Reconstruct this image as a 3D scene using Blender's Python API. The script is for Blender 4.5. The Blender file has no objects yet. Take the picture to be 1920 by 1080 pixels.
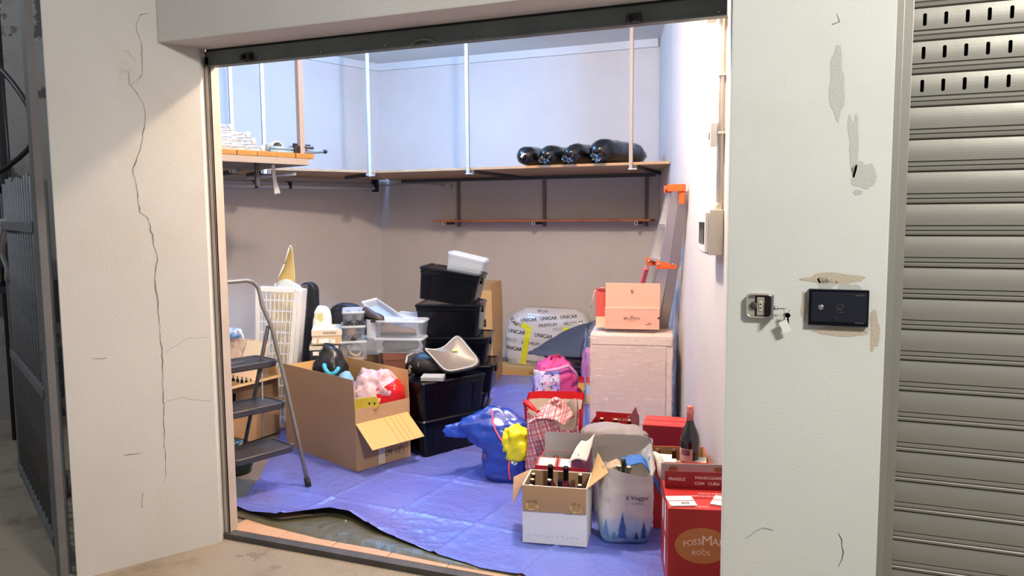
import bpy, bmesh, math, random
from mathutils import Vector, Matrix, noise
from mathutils.bvhtree import BVHTree
random.seed(7)
C = bpy.context.scene.collection
R = math.radians
# ---------------------------------------------------------------- camera
FPX = 1440.0
YAW, PITCH, ROLL = R(21.5), R(-5.4), 0.0075
CAM = Vector((0, -2.79, 1.5))
FW = Vector((-math.sin(YAW)*math.cos(PITCH), math.cos(YAW)*math.cos(PITCH), math.sin(PITCH)))
_r = Vector((math.cos(YAW), math.sin(YAW), 0)); _u = _r.cross(FW)
RT = _r*math.cos(ROLL) - _u*math.sin(ROLL); UP = _u*math.cos(ROLL) + _r*math.sin(ROLL)
cd = bpy.data.cameras.new('camera'); cam = bpy.data.objects.new('camera', cd); C.objects.link(cam)
cd.sensor_width = 36; cd.lens = FPX/1920*36; cd.clip_start = .05
m = Matrix((RT, UP, -FW)).transposed().to_4x4(); m.translation = CAM; cam.matrix_world = m
bpy.context.scene.camera = cam
# ---------------------------------------------------------------- world, lights, exposure
sc = bpy.context.scene
sc.view_settings.view_transform = 'Standard'; sc.view_settings.look = 'None'
sc.view_settings.gamma = 1; sc.view_settings.use_curve_mapping = False
sc.view_settings.exposure = 0.95
w = bpy.data.worlds.new('night_sky'); sc.world = w; w.use_nodes = True
w.node_tree.nodes['Background'].inputs[0].default_value = (.62, .66, .74, 1)
w.node_tree.nodes['Background'].inputs[1].default_value = .22
def area(name, loc, target, energy, col, sx, sy):
    l = bpy.data.lights.new(name, 'AREA'); l.energy = energy; l.color = col; l.shape = 'RECTANGLE'; l.size = sx; l.size_y = sy
    o = bpy.data.objects.new(name, l); C.objects.link(o); o.location = loc
    o.rotation_euler = (Vector(target)-Vector(loc)).to_track_quat('-Z', 'Y').to_euler(); return o
def bulb(name, loc, energy, col, r):
    l = bpy.data.lights.new(name, 'POINT'); l.energy = energy; l.color = col; l.shadow_soft_size = r
    o = bpy.data.objects.new(name, l); C.objects.link(o); o.location = loc; return o
COOL = bulb('cool_ceiling_lamp', (-3.3, 2.7, 2.86), 74, (.15, .44, 1.0), .12)
WARM = bulb('warm_ceiling_lamp', (-1.4, .85, 3.0), 118, (1.0, .80, .62), .07)
YARD = bulb('courtyard_lamp', (-4.7, -1.3, 3.5), 60, (.78, .88, 1.0), .1)
STREET = area('street_lamp', (1.7, -2.6, 3.3), (-.4, 0, 1.2), 70, (1.0, .97, .9), .5, .3)
# ---------------------------------------------------------------- measuring: picture point -> world plane
def ray(px, py): return FW + RT*((px-960)/FPX) - UP*((py-540)/FPX)
def onz(px, py, z=0.0):
    d = ray(px, py); return CAM + d*((z-CAM.z)/d.z)
def ony(px, py, y):
    d = ray(px, py); return CAM + d*((y-CAM.y)/d.y)
def onpl(px, py, p, n):
    d = ray(px, py); return CAM + d*(n.dot(p-CAM)/n.dot(d))
# ---------------------------------------------------------------- materials
def lin(c): return tuple(((x/255)/12.92 if x/255 <= .04045 else ((x/255+.055)/1.055)**2.4) for x in c)
MATS = {}
def mat(name, col, rough=.6, metal=0, bump=0, bscale=30, var=0, vscale=4, alpha=1, trans=0, spec=.5, coat=0, col2=None, stretch=None, sss=0):
    if name in MATS: return MATS[name]
    m = bpy.data.materials.new(name); m.use_nodes = True; N = m.node_tree.nodes; L = m.node_tree.links
    b = N['Principled BSDF']; c = lin(col)
    b.inputs['Roughness'].default_value = rough; b.inputs['Metallic'].default_value = metal
    b.inputs['Alpha'].default_value = alpha; b.inputs['Transmission Weight'].default_value = trans
    b.inputs['Specular IOR Level'].default_value = spec; b.inputs['Coat Weight'].default_value = coat
    b.inputs['Base Color'].default_value = (*c, 1)
    if var or bump:
        tc = N.new('ShaderNodeTexCoord'); src = tc.outputs['Object']
        if stretch:
            mp = N.new('ShaderNodeMapping'); mp.inputs['Scale'].default_value = stretch; L.new(src, mp.inputs[0]); src = mp.outputs[0]
    if var:
        n = N.new('ShaderNodeTexNoise'); n.inputs['Scale'].default_value = vscale; n.inputs['Detail'].default_value = 6; L.new(src, n.inputs['Vector'])
        r = N.new('ShaderNodeValToRGB'); r.color_ramp.elements[0].position = .32; r.color_ramp.elements[1].position = .68
        c2 = lin(col2) if col2 else tuple(x*(1-var) for x in c)
        r.color_ramp.elements[0].color = (*c2, 1); r.color_ramp.elements[1].color = (*c, 1)
        L.new(n.outputs[0], r.inputs[0]); L.new(r.outputs[0], b.inputs['Base Color'])
    if bump:
        n2 = N.new('ShaderNodeTexNoise'); n2.inputs['Scale'].default_value = bscale; n2.inputs['Detail'].default_value = 5; L.new(src, n2.inputs['Vector'])
        bp = N.new('ShaderNodeBump'); bp.inputs['Strength'].default_value = bump; bp.inputs['Distance'].default_value = .02
        L.new(n2.outputs[0], bp.inputs['Height']); L.new(bp.outputs[0], b.inputs['Normal'])
    MATS[name] = m; return m
def plaster(name, col, patch=None, pscale=2.2, thr=.6, dirt=None, dscale=1.3, bump=.25):
    """painted plaster: fine trowel relief, blotches, optional peeled patches"""
    m = bpy.data.materials.new(name); m.use_nodes = True; N = m.node_tree.nodes; L = m.node_tree.links
    b = N['Principled BSDF']; b.inputs['Roughness'].default_value = .85; b.inputs['Specular IOR Level'].default_value = .2
    tc = N.new('ShaderNodeTexCoord')
    def nz(s, d=6, rough=.55):
        n = N.new('ShaderNodeTexNoise'); n.inputs['Scale'].default_value = s; n.inputs['Detail'].default_value = d; n.inputs['Roughness'].default_value = rough
        L.new(tc.outputs['Object'], n.inputs['Vector']); return n.outputs[0]
    def ramp(src, p0, p1):
        r = N.new('ShaderNodeMapRange'); r.inputs[1].default_value = p0; r.inputs[2].default_value = p1; L.new(src, r.inputs[0]); return r.outputs[0]
    def mix(f, a, c):
        x = N.new('ShaderNodeMix'); x.data_type = 'RGBA'; L.new(f, x.inputs[0])
        if isinstance(a, tuple): x.inputs[6].default_value = (*a, 1)
        else: L.new(a, x.inputs[6])
        x.inputs[7].default_value = (*c, 1); return x.outputs[2]
    base = lin(col)
    cur = mix(ramp(nz(1.6), .35, .7), base, tuple(x*.93 for x in base))
    if dirt: cur = mix(ramp(nz(dscale, 8, .65), .52, .75), cur, lin(dirt))
    hsrc = nz(130, 3)
    bp = N.new('ShaderNodeBump'); bp.inputs['Strength'].default_value = bump; bp.inputs['Distance'].default_value = .012
    L.new(hsrc, bp.inputs['Height'])
    last = bp
    if patch:
        f = ramp(nz(pscale, 9, .6), thr, thr+.015); cur = mix(f, cur, lin(patch))
        b2 = N.new('ShaderNodeBump'); b2.inputs['Strength'].default_value = .6; b2.inputs['Distance'].default_value = .004; b2.invert = True
        L.new(f, b2.inputs['Height']); L.new(bp.outputs[0], b2.inputs['Normal']); last = b2
    L.new(cur, b.inputs['Base Color']); L.new(last.outputs[0], b.inputs['Normal']); return m
def film(name, col, base, streak, sc, stretch, rot=(0,0,0)):
    """clear film: mostly see-through, opaque white streaks paint in wrinkles and their highlights"""
    m = bpy.data.materials.new(name); m.use_nodes = True; N = m.node_tree.nodes; L = m.node_tree.links; b = N['Principled BSDF']
    b.inputs['Base Color'].default_value = (*lin(col), 1); b.inputs['Roughness'].default_value = .2; b.inputs['Specular IOR Level'].default_value = .6
    tc = N.new('ShaderNodeTexCoord'); mp = N.new('ShaderNodeMapping'); mp.inputs['Scale'].default_value = stretch; mp.inputs['Rotation'].default_value = rot; L.new(tc.outputs['Object'], mp.inputs[0])
    n = N.new('ShaderNodeTexNoise'); n.inputs['Scale'].default_value = sc; n.inputs['Detail'].default_value = 7; n.inputs['Roughness'].default_value = .65; L.new(mp.outputs[0], n.inputs[0])
    r = N.new('ShaderNodeMapRange'); r.inputs[1].default_value = .56; r.inputs[2].default_value = .76; r.inputs[3].default_value = base; r.inputs[4].default_value = streak; L.new(n.outputs[0], r.inputs[0]); L.new(r.outputs[0], b.inputs['Alpha'])
    bp = N.new('ShaderNodeBump'); bp.inputs['Strength'].default_value = .15; bp.inputs['Distance'].default_value = .015; L.new(n.outputs[0], bp.inputs['Height']); L.new(bp.outputs[0], b.inputs['Normal']); return m
# ---------------------------------------------------------------- mesh building
class MB:
    def __init__(s): s.v = []; s.f = []; s.m = []
    def add(s, vs, fs, mi=0):
        o = len(s.v); s.v += [Vector(x) for x in vs]; s.f += [tuple(i+o for i in f) for f in fs]; s.m += [mi]*len(fs); return s
    def box(s, x0, x1, y0, y1, z0, z1, mi=0, M=None):
        vs = [Vector(p) for p in ((x0,y0,z0),(x1,y0,z0),(x1,y1,z0),(x0,y1,z0),(x0,y0,z1),(x1,y0,z1),(x1,y1,z1),(x0,y1,z1))]
        if M: vs = [M @ v for v in vs]
        return s.add(vs, [(0,3,2,1),(4,5,6,7),(0,1,5,4),(1,2,6,5),(2,3,7,6),(3,0,4,7)], mi)
    def bar(s, a, b, w, h, mi=0, up=(0,0,1)):
        a = Vector(a); b = Vector(b); d = b-a; l = d.length; d.normalize(); u = Vector(up)
        if abs(d.dot(u)) > .95: u = Vector((0,1,0))
        x = d.cross(u).normalized(); z = x.cross(d)
        M = Matrix((x, d, z)).transposed().to_4x4(); M.translation = a
        return s.box(-w/2, w/2, 0, l, -h/2, h/2, mi, M)
    def loft(s, loops, mi=0, c0=False, c1=False, closed=True):
        o = len(s.v); n = len(loops[0])
        for l in loops: s.v += [Vector(p) for p in l]
        for i in range(len(loops)-1):
            for j in range(n if closed else n-1):
                k = (j+1) % n; s.f.append((o+i*n+j, o+i*n+k, o+(i+1)*n+k, o+(i+1)*n+j)); s.m.append(mi)
        if c0: s.f.append(tuple(o+j for j in reversed(range(n)))); s.m.append(mi)
        if c1: s.f.append(tuple(o+(len(loops)-1)*n+j for j in range(n))); s.m.append(mi)
        return s
    def tube(s, pts, r, n=10, mi=0, caps=True, closed=False):
        pts = [Vector(p) for p in pts]; loops = []; ref = None; P = len(pts)
        for i, p in enumerate(pts):
            if closed: t = pts[(i+1) % P]-pts[i-1]
            else: t = pts[min(i+1, P-1)]-pts[max(i-1, 0)]
            t.normalize()
            if ref is None: ref = t.orthogonal().normalized()
            ref = (ref - t*ref.dot(t)).normalized(); b = t.cross(ref)
            rr = r[i] if isinstance(r, (list, tuple)) else r
            loops.append([p + (ref*math.cos(2*math.pi*k/n) + b*math.sin(2*math.pi*k/n))*rr for k in range(n)])
        if closed: loops.append(loops[0]); return s.loft(loops, mi)
        return s.loft(loops, mi, caps, caps)
    def lathe(s, prof, n=20, mi=0, c=(0,0,0), c0=True, c1=True, M=None):
        c = Vector(c); loops = []
        for r_, z in prof:
            l = [Vector((r_*math.cos(2*math.pi*k/n), r_*math.sin(2*math.pi*k/n), z)) + c for k in range(n)]
            loops.append([M @ p for p in l] if M else l)
        return s.loft(loops, mi, c0, c1)
    def grid(s, fn, nu, nv, mi=0):
        o = len(s.v)
        for j in range(nv+1):
            for i in range(nu+1): s.v.append(Vector(fn(i/nu, j/nv)))
        for j in range(nv):
            for i in range(nu):
                a = o+j*(nu+1)+i; s.f.append((a, a+1, a+nu+2, a+nu+1)); s.m.append(mi)
        return s
    def prism(s, poly, z0, z1, mi=0, M=None):
        n = len(poly); vs = [Vector((x, y, z0)) for x, y in poly]+[Vector((x, y, z1)) for x, y in poly]
        if M: vs = [M @ v for v in vs]
        return s.add(vs, [tuple(reversed(range(n))), tuple(range(n, 2*n))]+[(i, (i+1) % n, n+(i+1) % n, n+i) for i in range(n)], mi)
    def xf(s, M): s.v = [M @ v for v in s.v]; return s
    def bvh(s): return BVHTree.FromPolygons([tuple(v) for v in s.v], s.f)
    def build(s, name, mats, parent=None, smooth=False, bevel=0, solid=0, sub=0):
        me = bpy.data.meshes.new(name)
        if bevel:
            bm = bmesh.new(); vs = [bm.verts.new(v) for v in s.v]
            for f, mi in zip(s.f, s.m):
                try: bm.faces.new([vs[i] for i in f]).material_index = mi
                except ValueError: pass
            bm.normal_update()
            es = [e for e in bm.edges if len(e.link_faces) == 2 and e.calc_face_angle(0) > .5]
            bmesh.ops.bevel(bm, geom=es, offset=bevel, segments=2, affect='EDGES', profile=.7, clamp_overlap=True)
            bm.to_mesh(me); bm.free()
        else:
            me.from_pydata([tuple(v) for v in s.v], [], s.f); me.polygons.foreach_set('material_index', s.m)
        me.update()
        for x in (mats if isinstance(mats, (list, tuple)) else [mats]): me.materials.append(x)
        o = bpy.data.objects.new(name, me); C.objects.link(o)
        if smooth:
            for p in me.polygons: p.use_smooth = True
        if solid:
            md = o.modifiers.new('thickness', 'SOLIDIFY'); md.thickness = solid; md.offset = 0
        if sub:
            md = o.modifiers.new('smooth', 'SUBSURF'); md.levels = sub; md.render_levels = sub
        if parent: o.parent = parent
        return o
def sl(w, d, e=6, n=48, cx=0, cy=0, z=0, rot=0):
    out = []
    for k in range(n):
        a = 2*math.pi*(k+.5)/n; c, s_ = math.cos(a), math.sin(a)
        x = w/2*math.copysign(abs(c)**(2/e), c); y = d/2*math.copysign(abs(s_)**(2/e), s_)
        out.append(Vector((x*math.cos(rot)-y*math.sin(rot)+cx, x*math.sin(rot)+y*math.cos(rot)+cy, z)))
    return out
def rr(w, d, r, k=4, z=0, cx=0, cy=0):
    out = []
    for sx, sy, a0 in ((1,1,0),(-1,1,90),(-1,-1,180),(1,-1,270)):
        for i in range(k+1):
            a = R(a0+90*i/k); out.append(Vector((cx+sx*(w/2-r)+r*math.cos(a), cy+sy*(d/2-r)+r*math.sin(a), z)))
    return out
def crease(p, f, seed):
    q = Vector(p)*f + Vector((seed*3.1, seed*1.7, seed*.9))
    return (noise.noise(q)*.6 + (.35-abs(noise.noise(q*1.9)))*.8 + noise.noise(q*4.1)*.25)
def interp(prof, z):
    for a, b in zip(prof, prof[1:]):
        if z <= b[0]:
            t = (z-a[0])/(b[0]-a[0]) if b[0] > a[0] else 0; t = t*t*(3-2*t)
            return [x+(y-x)*t for x, y in zip(a[1:], b[1:])]
    return list(prof[-1][1:])
def sack(M, w, d, h, prof, e=5, amp=.01, f=9, seed=1, nz=22, n=64, top='open', inner=.12, mi=0, mi2=0, rim=None, band=False):
    """soft bag: cross sections stacked from the floor; prof = (t, width factor, depth factor, shift x, shift y)"""
    loops = []
    for i in range(nz+1):
        t = i/nz; sx, sy, ox, oy = interp(prof, t)
        lp = sl(w*sx, d*sy, e, n, ox, oy, h*t)
        k = min(1, t*6)
        q = []
        for p in lp:
            dirv = Vector((p.x-ox, p.y-oy, 0)).normalized(); c_ = crease(p, f, seed)*amp*k
            pp = p + dirv*c_ + Vector((0, 0, crease(p, f*.8, seed+5)*amp*.8*k))
            if rim and t > .8:
                a = math.atan2(p.y-oy, p.x-ox); pp.z += rim(a)*((t-.8)/.2)
            q.append(pp)
        loops.append(q)
    M.loft(loops, mi, True, top == 'closed')
    if top == 'open':
        ins = []
        for i in range(8):
            u = i/7; k = int(round(nz - u*nz*min(.95, inner/h)))
            sx, sy, ox, oy = interp(prof, k/nz); cc = Vector((ox, oy, 0))
            ins.append([Vector((ox+(p.x-ox)*.965, oy+(p.y-oy)*.965, p.z-.001)) for p in loops[k]])
        M.loft(ins[:2], mi if band else mi2); M.loft(ins[1:], mi2, False, True)
    return loops
def blob(M, w, d, h, e=3, amp=.01, f=9, seed=1, nv=18, n=40, z0=0, mi=0, flat=.9):
    loops = []
    for i in range(1, nv):
        a = math.pi*(i/nv-.5); s_ = math.sin(a); c_ = math.cos(a)**(2/e)
        z = math.copysign(abs(s_)**(2/e), s_)
        zz = h/2*max(z, -flat)+h/2*flat
        lp = sl(w*c_, d*c_, e, n, 0, 0, z0+zz*h/(h/2+h/2*flat))
        loops.append([p + Vector((p.x, p.y, (zz-h/2))).normalized()*crease(p, f, seed)*amp for p in lp])
    M.loft(loops, mi, True, True); return M
# ---------------------------------------------------------------- things
def thing(name, label, cat, loc=(0,0,0), rz=0, group=None, rx=0, ry=0):
    o = bpy.data.objects.new(name, None); C.objects.link(o); o.empty_display_size = .05
    o.location = loc; o.rotation_euler = (rx, ry, rz); tag(o, label, cat, group); return o
def tag(o, label, cat, group=None):
    o['label'] = label; o['category'] = cat
    if group: o['group'] = group
    return o
def struct(o): o['kind'] = 'structure'; return o
def frame(A, B):
    u = Vector((B[0]-A[0], B[1]-A[1])); return math.atan2(u.y, u.x), u.length
def place(A, rot, w, d, z=0):
    """root location of a w x d footprint whose front-left corner is A"""
    u = Vector((math.cos(rot), math.sin(rot))); v = Vector((-u.y, u.x))
    p = Vector((A[0], A[1])) + u*w/2 + v*d/2; return (p.x, p.y, z)
_fc = {}
def text_geo(s, size, bold=0):
    k = (s, size, bold)
    if k in _fc: return _fc[k]
    cu = bpy.data.curves.new('t', 'FONT'); cu.body = s; cu.size = size; cu.align_x = 'CENTER'; cu.align_y = 'CENTER'; cu.offset = 0 if set(s) & set('MWmw') else bold*.22; cu.resolution_u = 2
    o = bpy.data.objects.new('t', cu); me = bpy.data.meshes.new_from_object(o)
    g = ([v.co.copy() for v in me.vertices], [tuple(p.vertices) for p in me.polygons])
    bpy.data.objects.remove(o); bpy.data.curves.remove(cu); bpy.data.meshes.remove(me)
    _fc[k] = g; return g
def put(M, geo, org, xd=(1,0,0), yd=(0,0,1), lift=.0012, bvh=None, mi=0, rot=0, mirror=False, sx=1, arc=0):
    """lay flat print on a surface: org = centre, xd / yd = its axes; with bvh it follows the surface behind it"""
    xd = Vector(xd).normalized(); yd = Vector(yd).normalized(); nd = xd.cross(yd); org = Vector(org); vs = []; bad = set()
    for v in geo[0]:
        x, y = v.x*sx, v.y
        if mirror: x = -x
        if arc: y += arc*x*x
        if rot: x, y = x*math.cos(rot)-y*math.sin(rot), x*math.sin(rot)+y*math.cos(rot)
        p = org + xd*x + yd*y
        if bvh:
            hit = bvh.ray_cast(p + nd*.6, -nd)
            if hit[0] is None or hit[3] > 1.3: bad.add(len(vs))
            else: p = hit[0]
        vs.append(p + nd*lift)
    fs = [f for f in geo[1] if not bad.intersection(f)] if bad else geo[1]
    if bad:
        keep = sorted({i for f in fs for i in f}); mp_ = {k: n for n, k in enumerate(keep)}
        vs = [vs[k] for k in keep]; fs = [tuple(mp_[i] for i in f) for f in fs]
    M.add(vs, fs, mi)
def rect_geo(w, h, nx=1, ny=1):
    vs = [Vector((-w/2+w*i/nx, -h/2+h*j/ny, 0)) for j in range(ny+1) for i in range(nx+1)]
    fs = [(j*(nx+1)+i, j*(nx+1)+i+1, (j+1)*(nx+1)+i+1, (j+1)*(nx+1)+i) for j in range(ny) for i in range(nx)]
    return vs, fs
def disc_geo(r, ry=None, n=32):
    ry = ry or r; return [Vector((r*math.cos(2*math.pi*i/n), ry*math.sin(2*math.pi*i/n), 0)) for i in range(n)], [tuple(range(n))]
def copy_tree(o, parent=None):
    c = o.copy(); C.objects.link(c)
    if parent: c.parent = parent
    for ch in list(o.children): copy_tree(ch, c)
    return c
# ---------------------------------------------------------------- palette
M_in = plaster('interior_plaster', (214, 208, 202), dirt=(205, 197, 189), dscale=.7, bump=.1)
M_ceil = plaster('ceiling_paint', (215, 214, 212), bump=.12)
M_pil = plaster('pillar_plaster', (202, 197, 190), patch=(196, 188, 178), pscale=2.4, thr=.72, dirt=(192, 184, 172), bump=.09)
M_fac = plaster('facade_plaster', (209, 209, 201), patch=(200, 200, 192), pscale=3.0, thr=.70, dirt=(198, 197, 188), bump=.08)
M_lin = plaster('lintel_plaster', (205, 199, 192), bump=.2)
M_rough = plaster('rough_concrete', (150, 144, 138), patch=(92, 88, 86), pscale=1.6, thr=.52, dirt=(112, 106, 102), dscale=2.5, bump=.9)
M_ground = plaster('dusty_concrete', (150, 138, 122), dirt=(112, 98, 82), dscale=3.2, patch=(128, 118, 106), pscale=5, thr=.66, bump=.5)
M_slab = plaster('garage_screed', (128, 116, 106), dirt=(100, 90, 82), bump=.3)
M_tile = mat('terracotta_tile', (206, 160, 124), .55, var=.16, vscale=9, bump=.1, bscale=60)
M_grout = mat('grout', (170, 150, 130), .9)
M_steel = mat('shutter_steel', (146, 143, 133), .42, .35, bump=.04, bscale=10, var=.06, vscale=4)
M_steel_d = mat('shutter_bar_steel', (112, 118, 112), .45, .4, var=.25, vscale=6, bump=.1)
M_dark = mat('dark_rubber_and_gap', (26, 26, 28), .8)
M_black = mat('black_paint', (20, 20, 22), .45)
M_guide = mat('painted_guide', (186, 172, 160), .6, var=.12, vscale=8)
M_gate = mat('gate_grey_paint', (112, 112, 112), .6, .2, var=.3, vscale=7, bump=.2)
M_chrome = mat('chrome', (200, 200, 200), .2, 1)
M_galv = mat('galvanised', (196, 200, 206), .45, .35, var=.06, vscale=8)
M_post_w = mat('beige_post', (176, 162, 150), .6)
M_ply = mat('plywood', (196, 160, 120), .65, var=.18, vscale=5, stretch=(1, 6, 1), bump=.08)
M_pine = mat('pine_end', (214, 150, 72), .55, var=.4, vscale=11, stretch=(1, 1, 3), bump=.1)
M_rail = mat('orange_shelf', (196, 116, 70), .5, var=.15, vscale=5, stretch=(6, 1, 1))
M_card = mat('cardboard', (176, 140, 104), .85, var=.08, vscale=3, bump=.06, bscale=60)
M_card_l = mat('cardboard_inner', (206, 166, 108), .85, var=.06, vscale=3, bump=.06, bscale=60)
M_card_w = mat('white_card', (226, 224, 222), .7, var=.03, vscale=4, bump=.05)
M_card_g = mat('grey_card', (184, 180, 174), .8, var=.05, vscale=4)
M_tape = mat('clear_tape', (214, 196, 168), .25)
M_blackplastic = mat('black_plastic', (6, 8, 16), .2, bump=.02, bscale=6, spec=.25)
M_clear = mat('frosted_plastic', (214, 226, 240), .28, alpha=.20)
M_clear_rim = mat('frosted_rim', (228, 236, 246), .3, alpha=.5)
M_white = mat('white_plastic', (232, 232, 230), .4)
M_paper = mat('paper', (240, 236, 228), .8)
M_red = mat('red_carton', (182, 26, 34), .5, var=.22, vscale=26, stretch=(1, 1, 1), bump=.03)
M_red_d = mat('dark_red_carton', (140, 22, 36), .5, var=.2, vscale=26)
M_redtop = mat('light_red_carton', (204, 58, 52), .5, var=.08, vscale=12)
M_print_w = mat('white_print', (240, 236, 232), .6)
M_print_k = mat('black_print', (22, 22, 24), .6)
M_print_g = mat('grey_print', (140, 140, 142), .6)
M_gold = mat('copper_print', (196, 116, 64), .45, var=.1, vscale=20)
M_glass_k = mat('dark_bottle_glass', (14, 16, 12), .06, spec=.8, coat=.5)
M_glass_r = mat('wine_red_bottle', (92, 22, 44), .08, spec=.8, coat=.5)
M_foil_k = mat('black_foil', (16, 14, 20), .25, .4)
M_foil_b = mat('brown_foil', (120, 70, 48), .3, .5)
M_cork = mat('pale_cap', (226, 204, 170), .5)
M_leather = mat('dark_shoe_leather', (74, 66, 64), .45, var=.25, vscale=9)
# ================================================================ the setting
B = 4.7                                            # back wall
WR0 = Vector((-.2, .05, 0)); WR1 = Vector((-1.418, B, 0)); WRd = (WR1-WR0).normalized(); WRn = Vector((-WRd.y, WRd.x, 0))
WL1 = Vector((-4.515, B, 0)); _a = R(20.4); WLd = Vector((math.sin(_a), math.cos(_a), 0)); WLn = Vector((WLd.y, -WLd.x, 0))
WL0 = WL1 - WLd*2.9                                # left wall starts near the rack
ROTR = math.atan2(WRd.y, WRd.x) - math.pi/2; ROTL = math.atan2(WLd.y, WLd.x) - math.pi/2
CEIL = 3.16
def wall(name, a, b, side, m, z0=-.05, z1=CEIL+.1, t=.12):
    a = Vector((a[0], a[1], 0)); b = Vector((b[0], b[1], 0)); d = (b-a).normalized(); n = Vector((-d.y, d.x, 0))*side*t
    return struct(MB().prism([(p.x, p.y) for p in ((a, b, b+n, a+n) if side > 0 else (a+n, b+n, b, a))], z0, z1).build(name, m))
wall('wall_back', (-4.75, B), (-1.3, B), 1, M_in)
wall('wall_right', WR0, WR1 + WRd*.1, -1, M_in)
wall('wall_left', WL0, WL1 + WLd*.1, 1, M_in)
PART0 = Vector((-2.72, .12, 0)); 
wall('wall_front_left', PART0, WL0, 1, M_in, t=.1)
struct(MB().prism([(-2.9, -.0), (-.1, -.0), (-1.3, B+.1), (-4.7, B+.1), (WL0.x-.2, WL0.y)], CEIL, CEIL+.1).build('ceiling', M_ceil))
fl_ = struct(MB().prism([(-2.66, 0), (-.2, 0), (-1.3, B), (-4.6, B), (WL0.x, WL0.y)], -.08, -.004).build('floor', M_slab))
# cornice strips
cor = MB().box(-4.5, -1.43, B-.035, B, CEIL-.075, CEIL); struct(cor.build('trim_1', M_ceil))
cl = MB().bar(WL1-WLd*2.9+WLn*.0175+Vector((0,0,CEIL-.038)), WL1+WLn*.0175+Vector((0,0,CEIL-.038)), .035, .075); struct(cl.build('trim_2', M_ceil))
# terracotta tiles along the threshold
M_g = MB().box(-2.6, -.26, .035, .34, -.004, -.0015).build('grout', M_grout, fl_)
tile_me = None
for j in range(1):
    for i in range(8):
        x0 = -2.60+.293*i
        if tile_me is None:
            o = MB().box(-.1445, .1445, -.1445, .1445, -.004, .004).build('tile', M_tile, fl_, bevel=.0015); tile_me = o.data
        else:
            o = bpy.data.objects.new('tile', tile_me); C.objects.link(o); o.parent = fl_
        o.location = (x0+.147, .186+.3*j, 0)
struct(MB().box(-2.62, -.26, -.012, .036, -.03, .005).build('trim_3', mat('threshold_iron', (92, 88, 84), .6, .4, var=.35, vscale=9), bevel=.003))
struct(MB().prism([(-9, -3.6), (3.2, -3.6), (3.2, .02), (-2.6, .02), (-5.4, 2.6), (-9, 2.6)], -.1, -.022).build('ground', M_ground))
# left pillar, lintel, right pillar
PA = Vector((-2.863, -.564, 0)); PB = Vector((-2.565, -.049, 0)); PD = (PB-PA).normalized(); PN = Vector((PD.y, -PD.x, 0))
pil = struct(MB().prism([(PA.x, PA.y), (PB.x, PB.y), (-2.585, .0), (-2.585, .05), (-2.72, .12), (-2.95, -.5)], -.06, 3.3).build('wall_pillar_left', M_pil))
lint = struct(MB().prism([(-2.648, -.197), (2.4, -.197), (2.4, -.0), (-2.6, -.0)], 2.25, 3.3).build('wall_lintel', M_lin, bevel=.006))
xr = ony(1684, 0, -.2).x
facade = struct(MB().prism([(-.262, -.2), (xr, -.2), (xr, -.02), (xr-.06, .05), (-.19, .05), (-.288, .0)], -.06, 2.252).build('wall_pillar_right', M_fac, bevel=.004))
# cracks in the left pillar: thin dark ribbons, the fissure's shade put into their colour
def ribbon(pts, wd, p0, n, name, m, parent):
    M = MB(); n = n.normalized(); P = []
    for px, py in pts:
        for _ in range(1): P.append(onpl(px, py, p0, n))
    Q = []
    for a, b in zip(P, P[1:]):
        k = max(1, int((b-a).length/.018))
        for i in range(k):
            t = i/k; q = a.lerp(b, t); jit = (b-a).normalized().cross(n)*random.uniform(-.0035, .0035); Q.append(q+jit)
    Q.append(P[-1])
    L1, L2 = [], []
    for i, q in enumerate(Q):
        d = (Q[min(i+1, len(Q)-1)]-Q[max(i-1, 0)]).normalized(); s_ = d.cross(n); e = math.sin(math.pi*(i+.4)/(len(Q)+.2))**.4
        ww = wd*e*random.uniform(.4, 1.3); L1.append(q+s_*ww/2+n*.0012); L2.append(q-s_*ww/2+n*.0012)
    o = len(M.v); M.v += L1+L2; k = len(L1)
    for i in range(k-1): M.f.append((i, i+1, k+i+1, k+i)); M.m.append(0)
    return M.build(name, m, parent)
M_crack = mat('crack_shadow', (84, 74, 66), .95)
cr = [(262,28),(254,50),(265,84),(265,118),(268,138),(246,160),(262,182),(272,205),(270,240),(264,278),(248,316),(256,350),(262,398),(278,408),(285,440),(290,468),(295,480),(290,530),(296,560),(299,612),(304,660),(304,720),(307,760),(308,820),(311,890),(298,925)]
ribbon(cr, .0030, PA, PN, 'crack', M_crack, pil)
ribbon([(278,26),(262,28)], .002, PA, PN, 'crack', M_crack, pil)
ribbon([(305,754),(340,746),(396,752)], .0018, PA, PN, 'crack', M_crack, pil)
ribbon([(300,665),(350,635),(396,633)], .0014, PA, PN, 'crack', M_crack, pil)
ribbon([(232,853),(262,850)], .003, PA, PN, 'scratch', M_crack, pil)
ribbon([(241,136),(243,160)], .002, PA, PN, 'scratch', M_crack, pil)
ribbon([(174,672),(200,671)], .002, PA, PN, 'scratch', M_crack, pil)
ribbon([(267,924),(267,952)], .003, PA, PN, 'scratch', M_crack, pil)
FP = Vector((0, -.2, 0)); FN = Vector((0, -1, 0))
ribbon([(1567,26),(1574,40),(1560,46)], .002, FP, FN, 'crack', M_crack, facade)
ribbon([(1574,1000),(1582,1035),(1572,1062)], .0025, FP, FN, 'crack', M_crack, facade)
ribbon([(1396,1008),(1430,990),(1450,994)], .002, FP, FN, 'crack', M_crack, facade)
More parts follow.
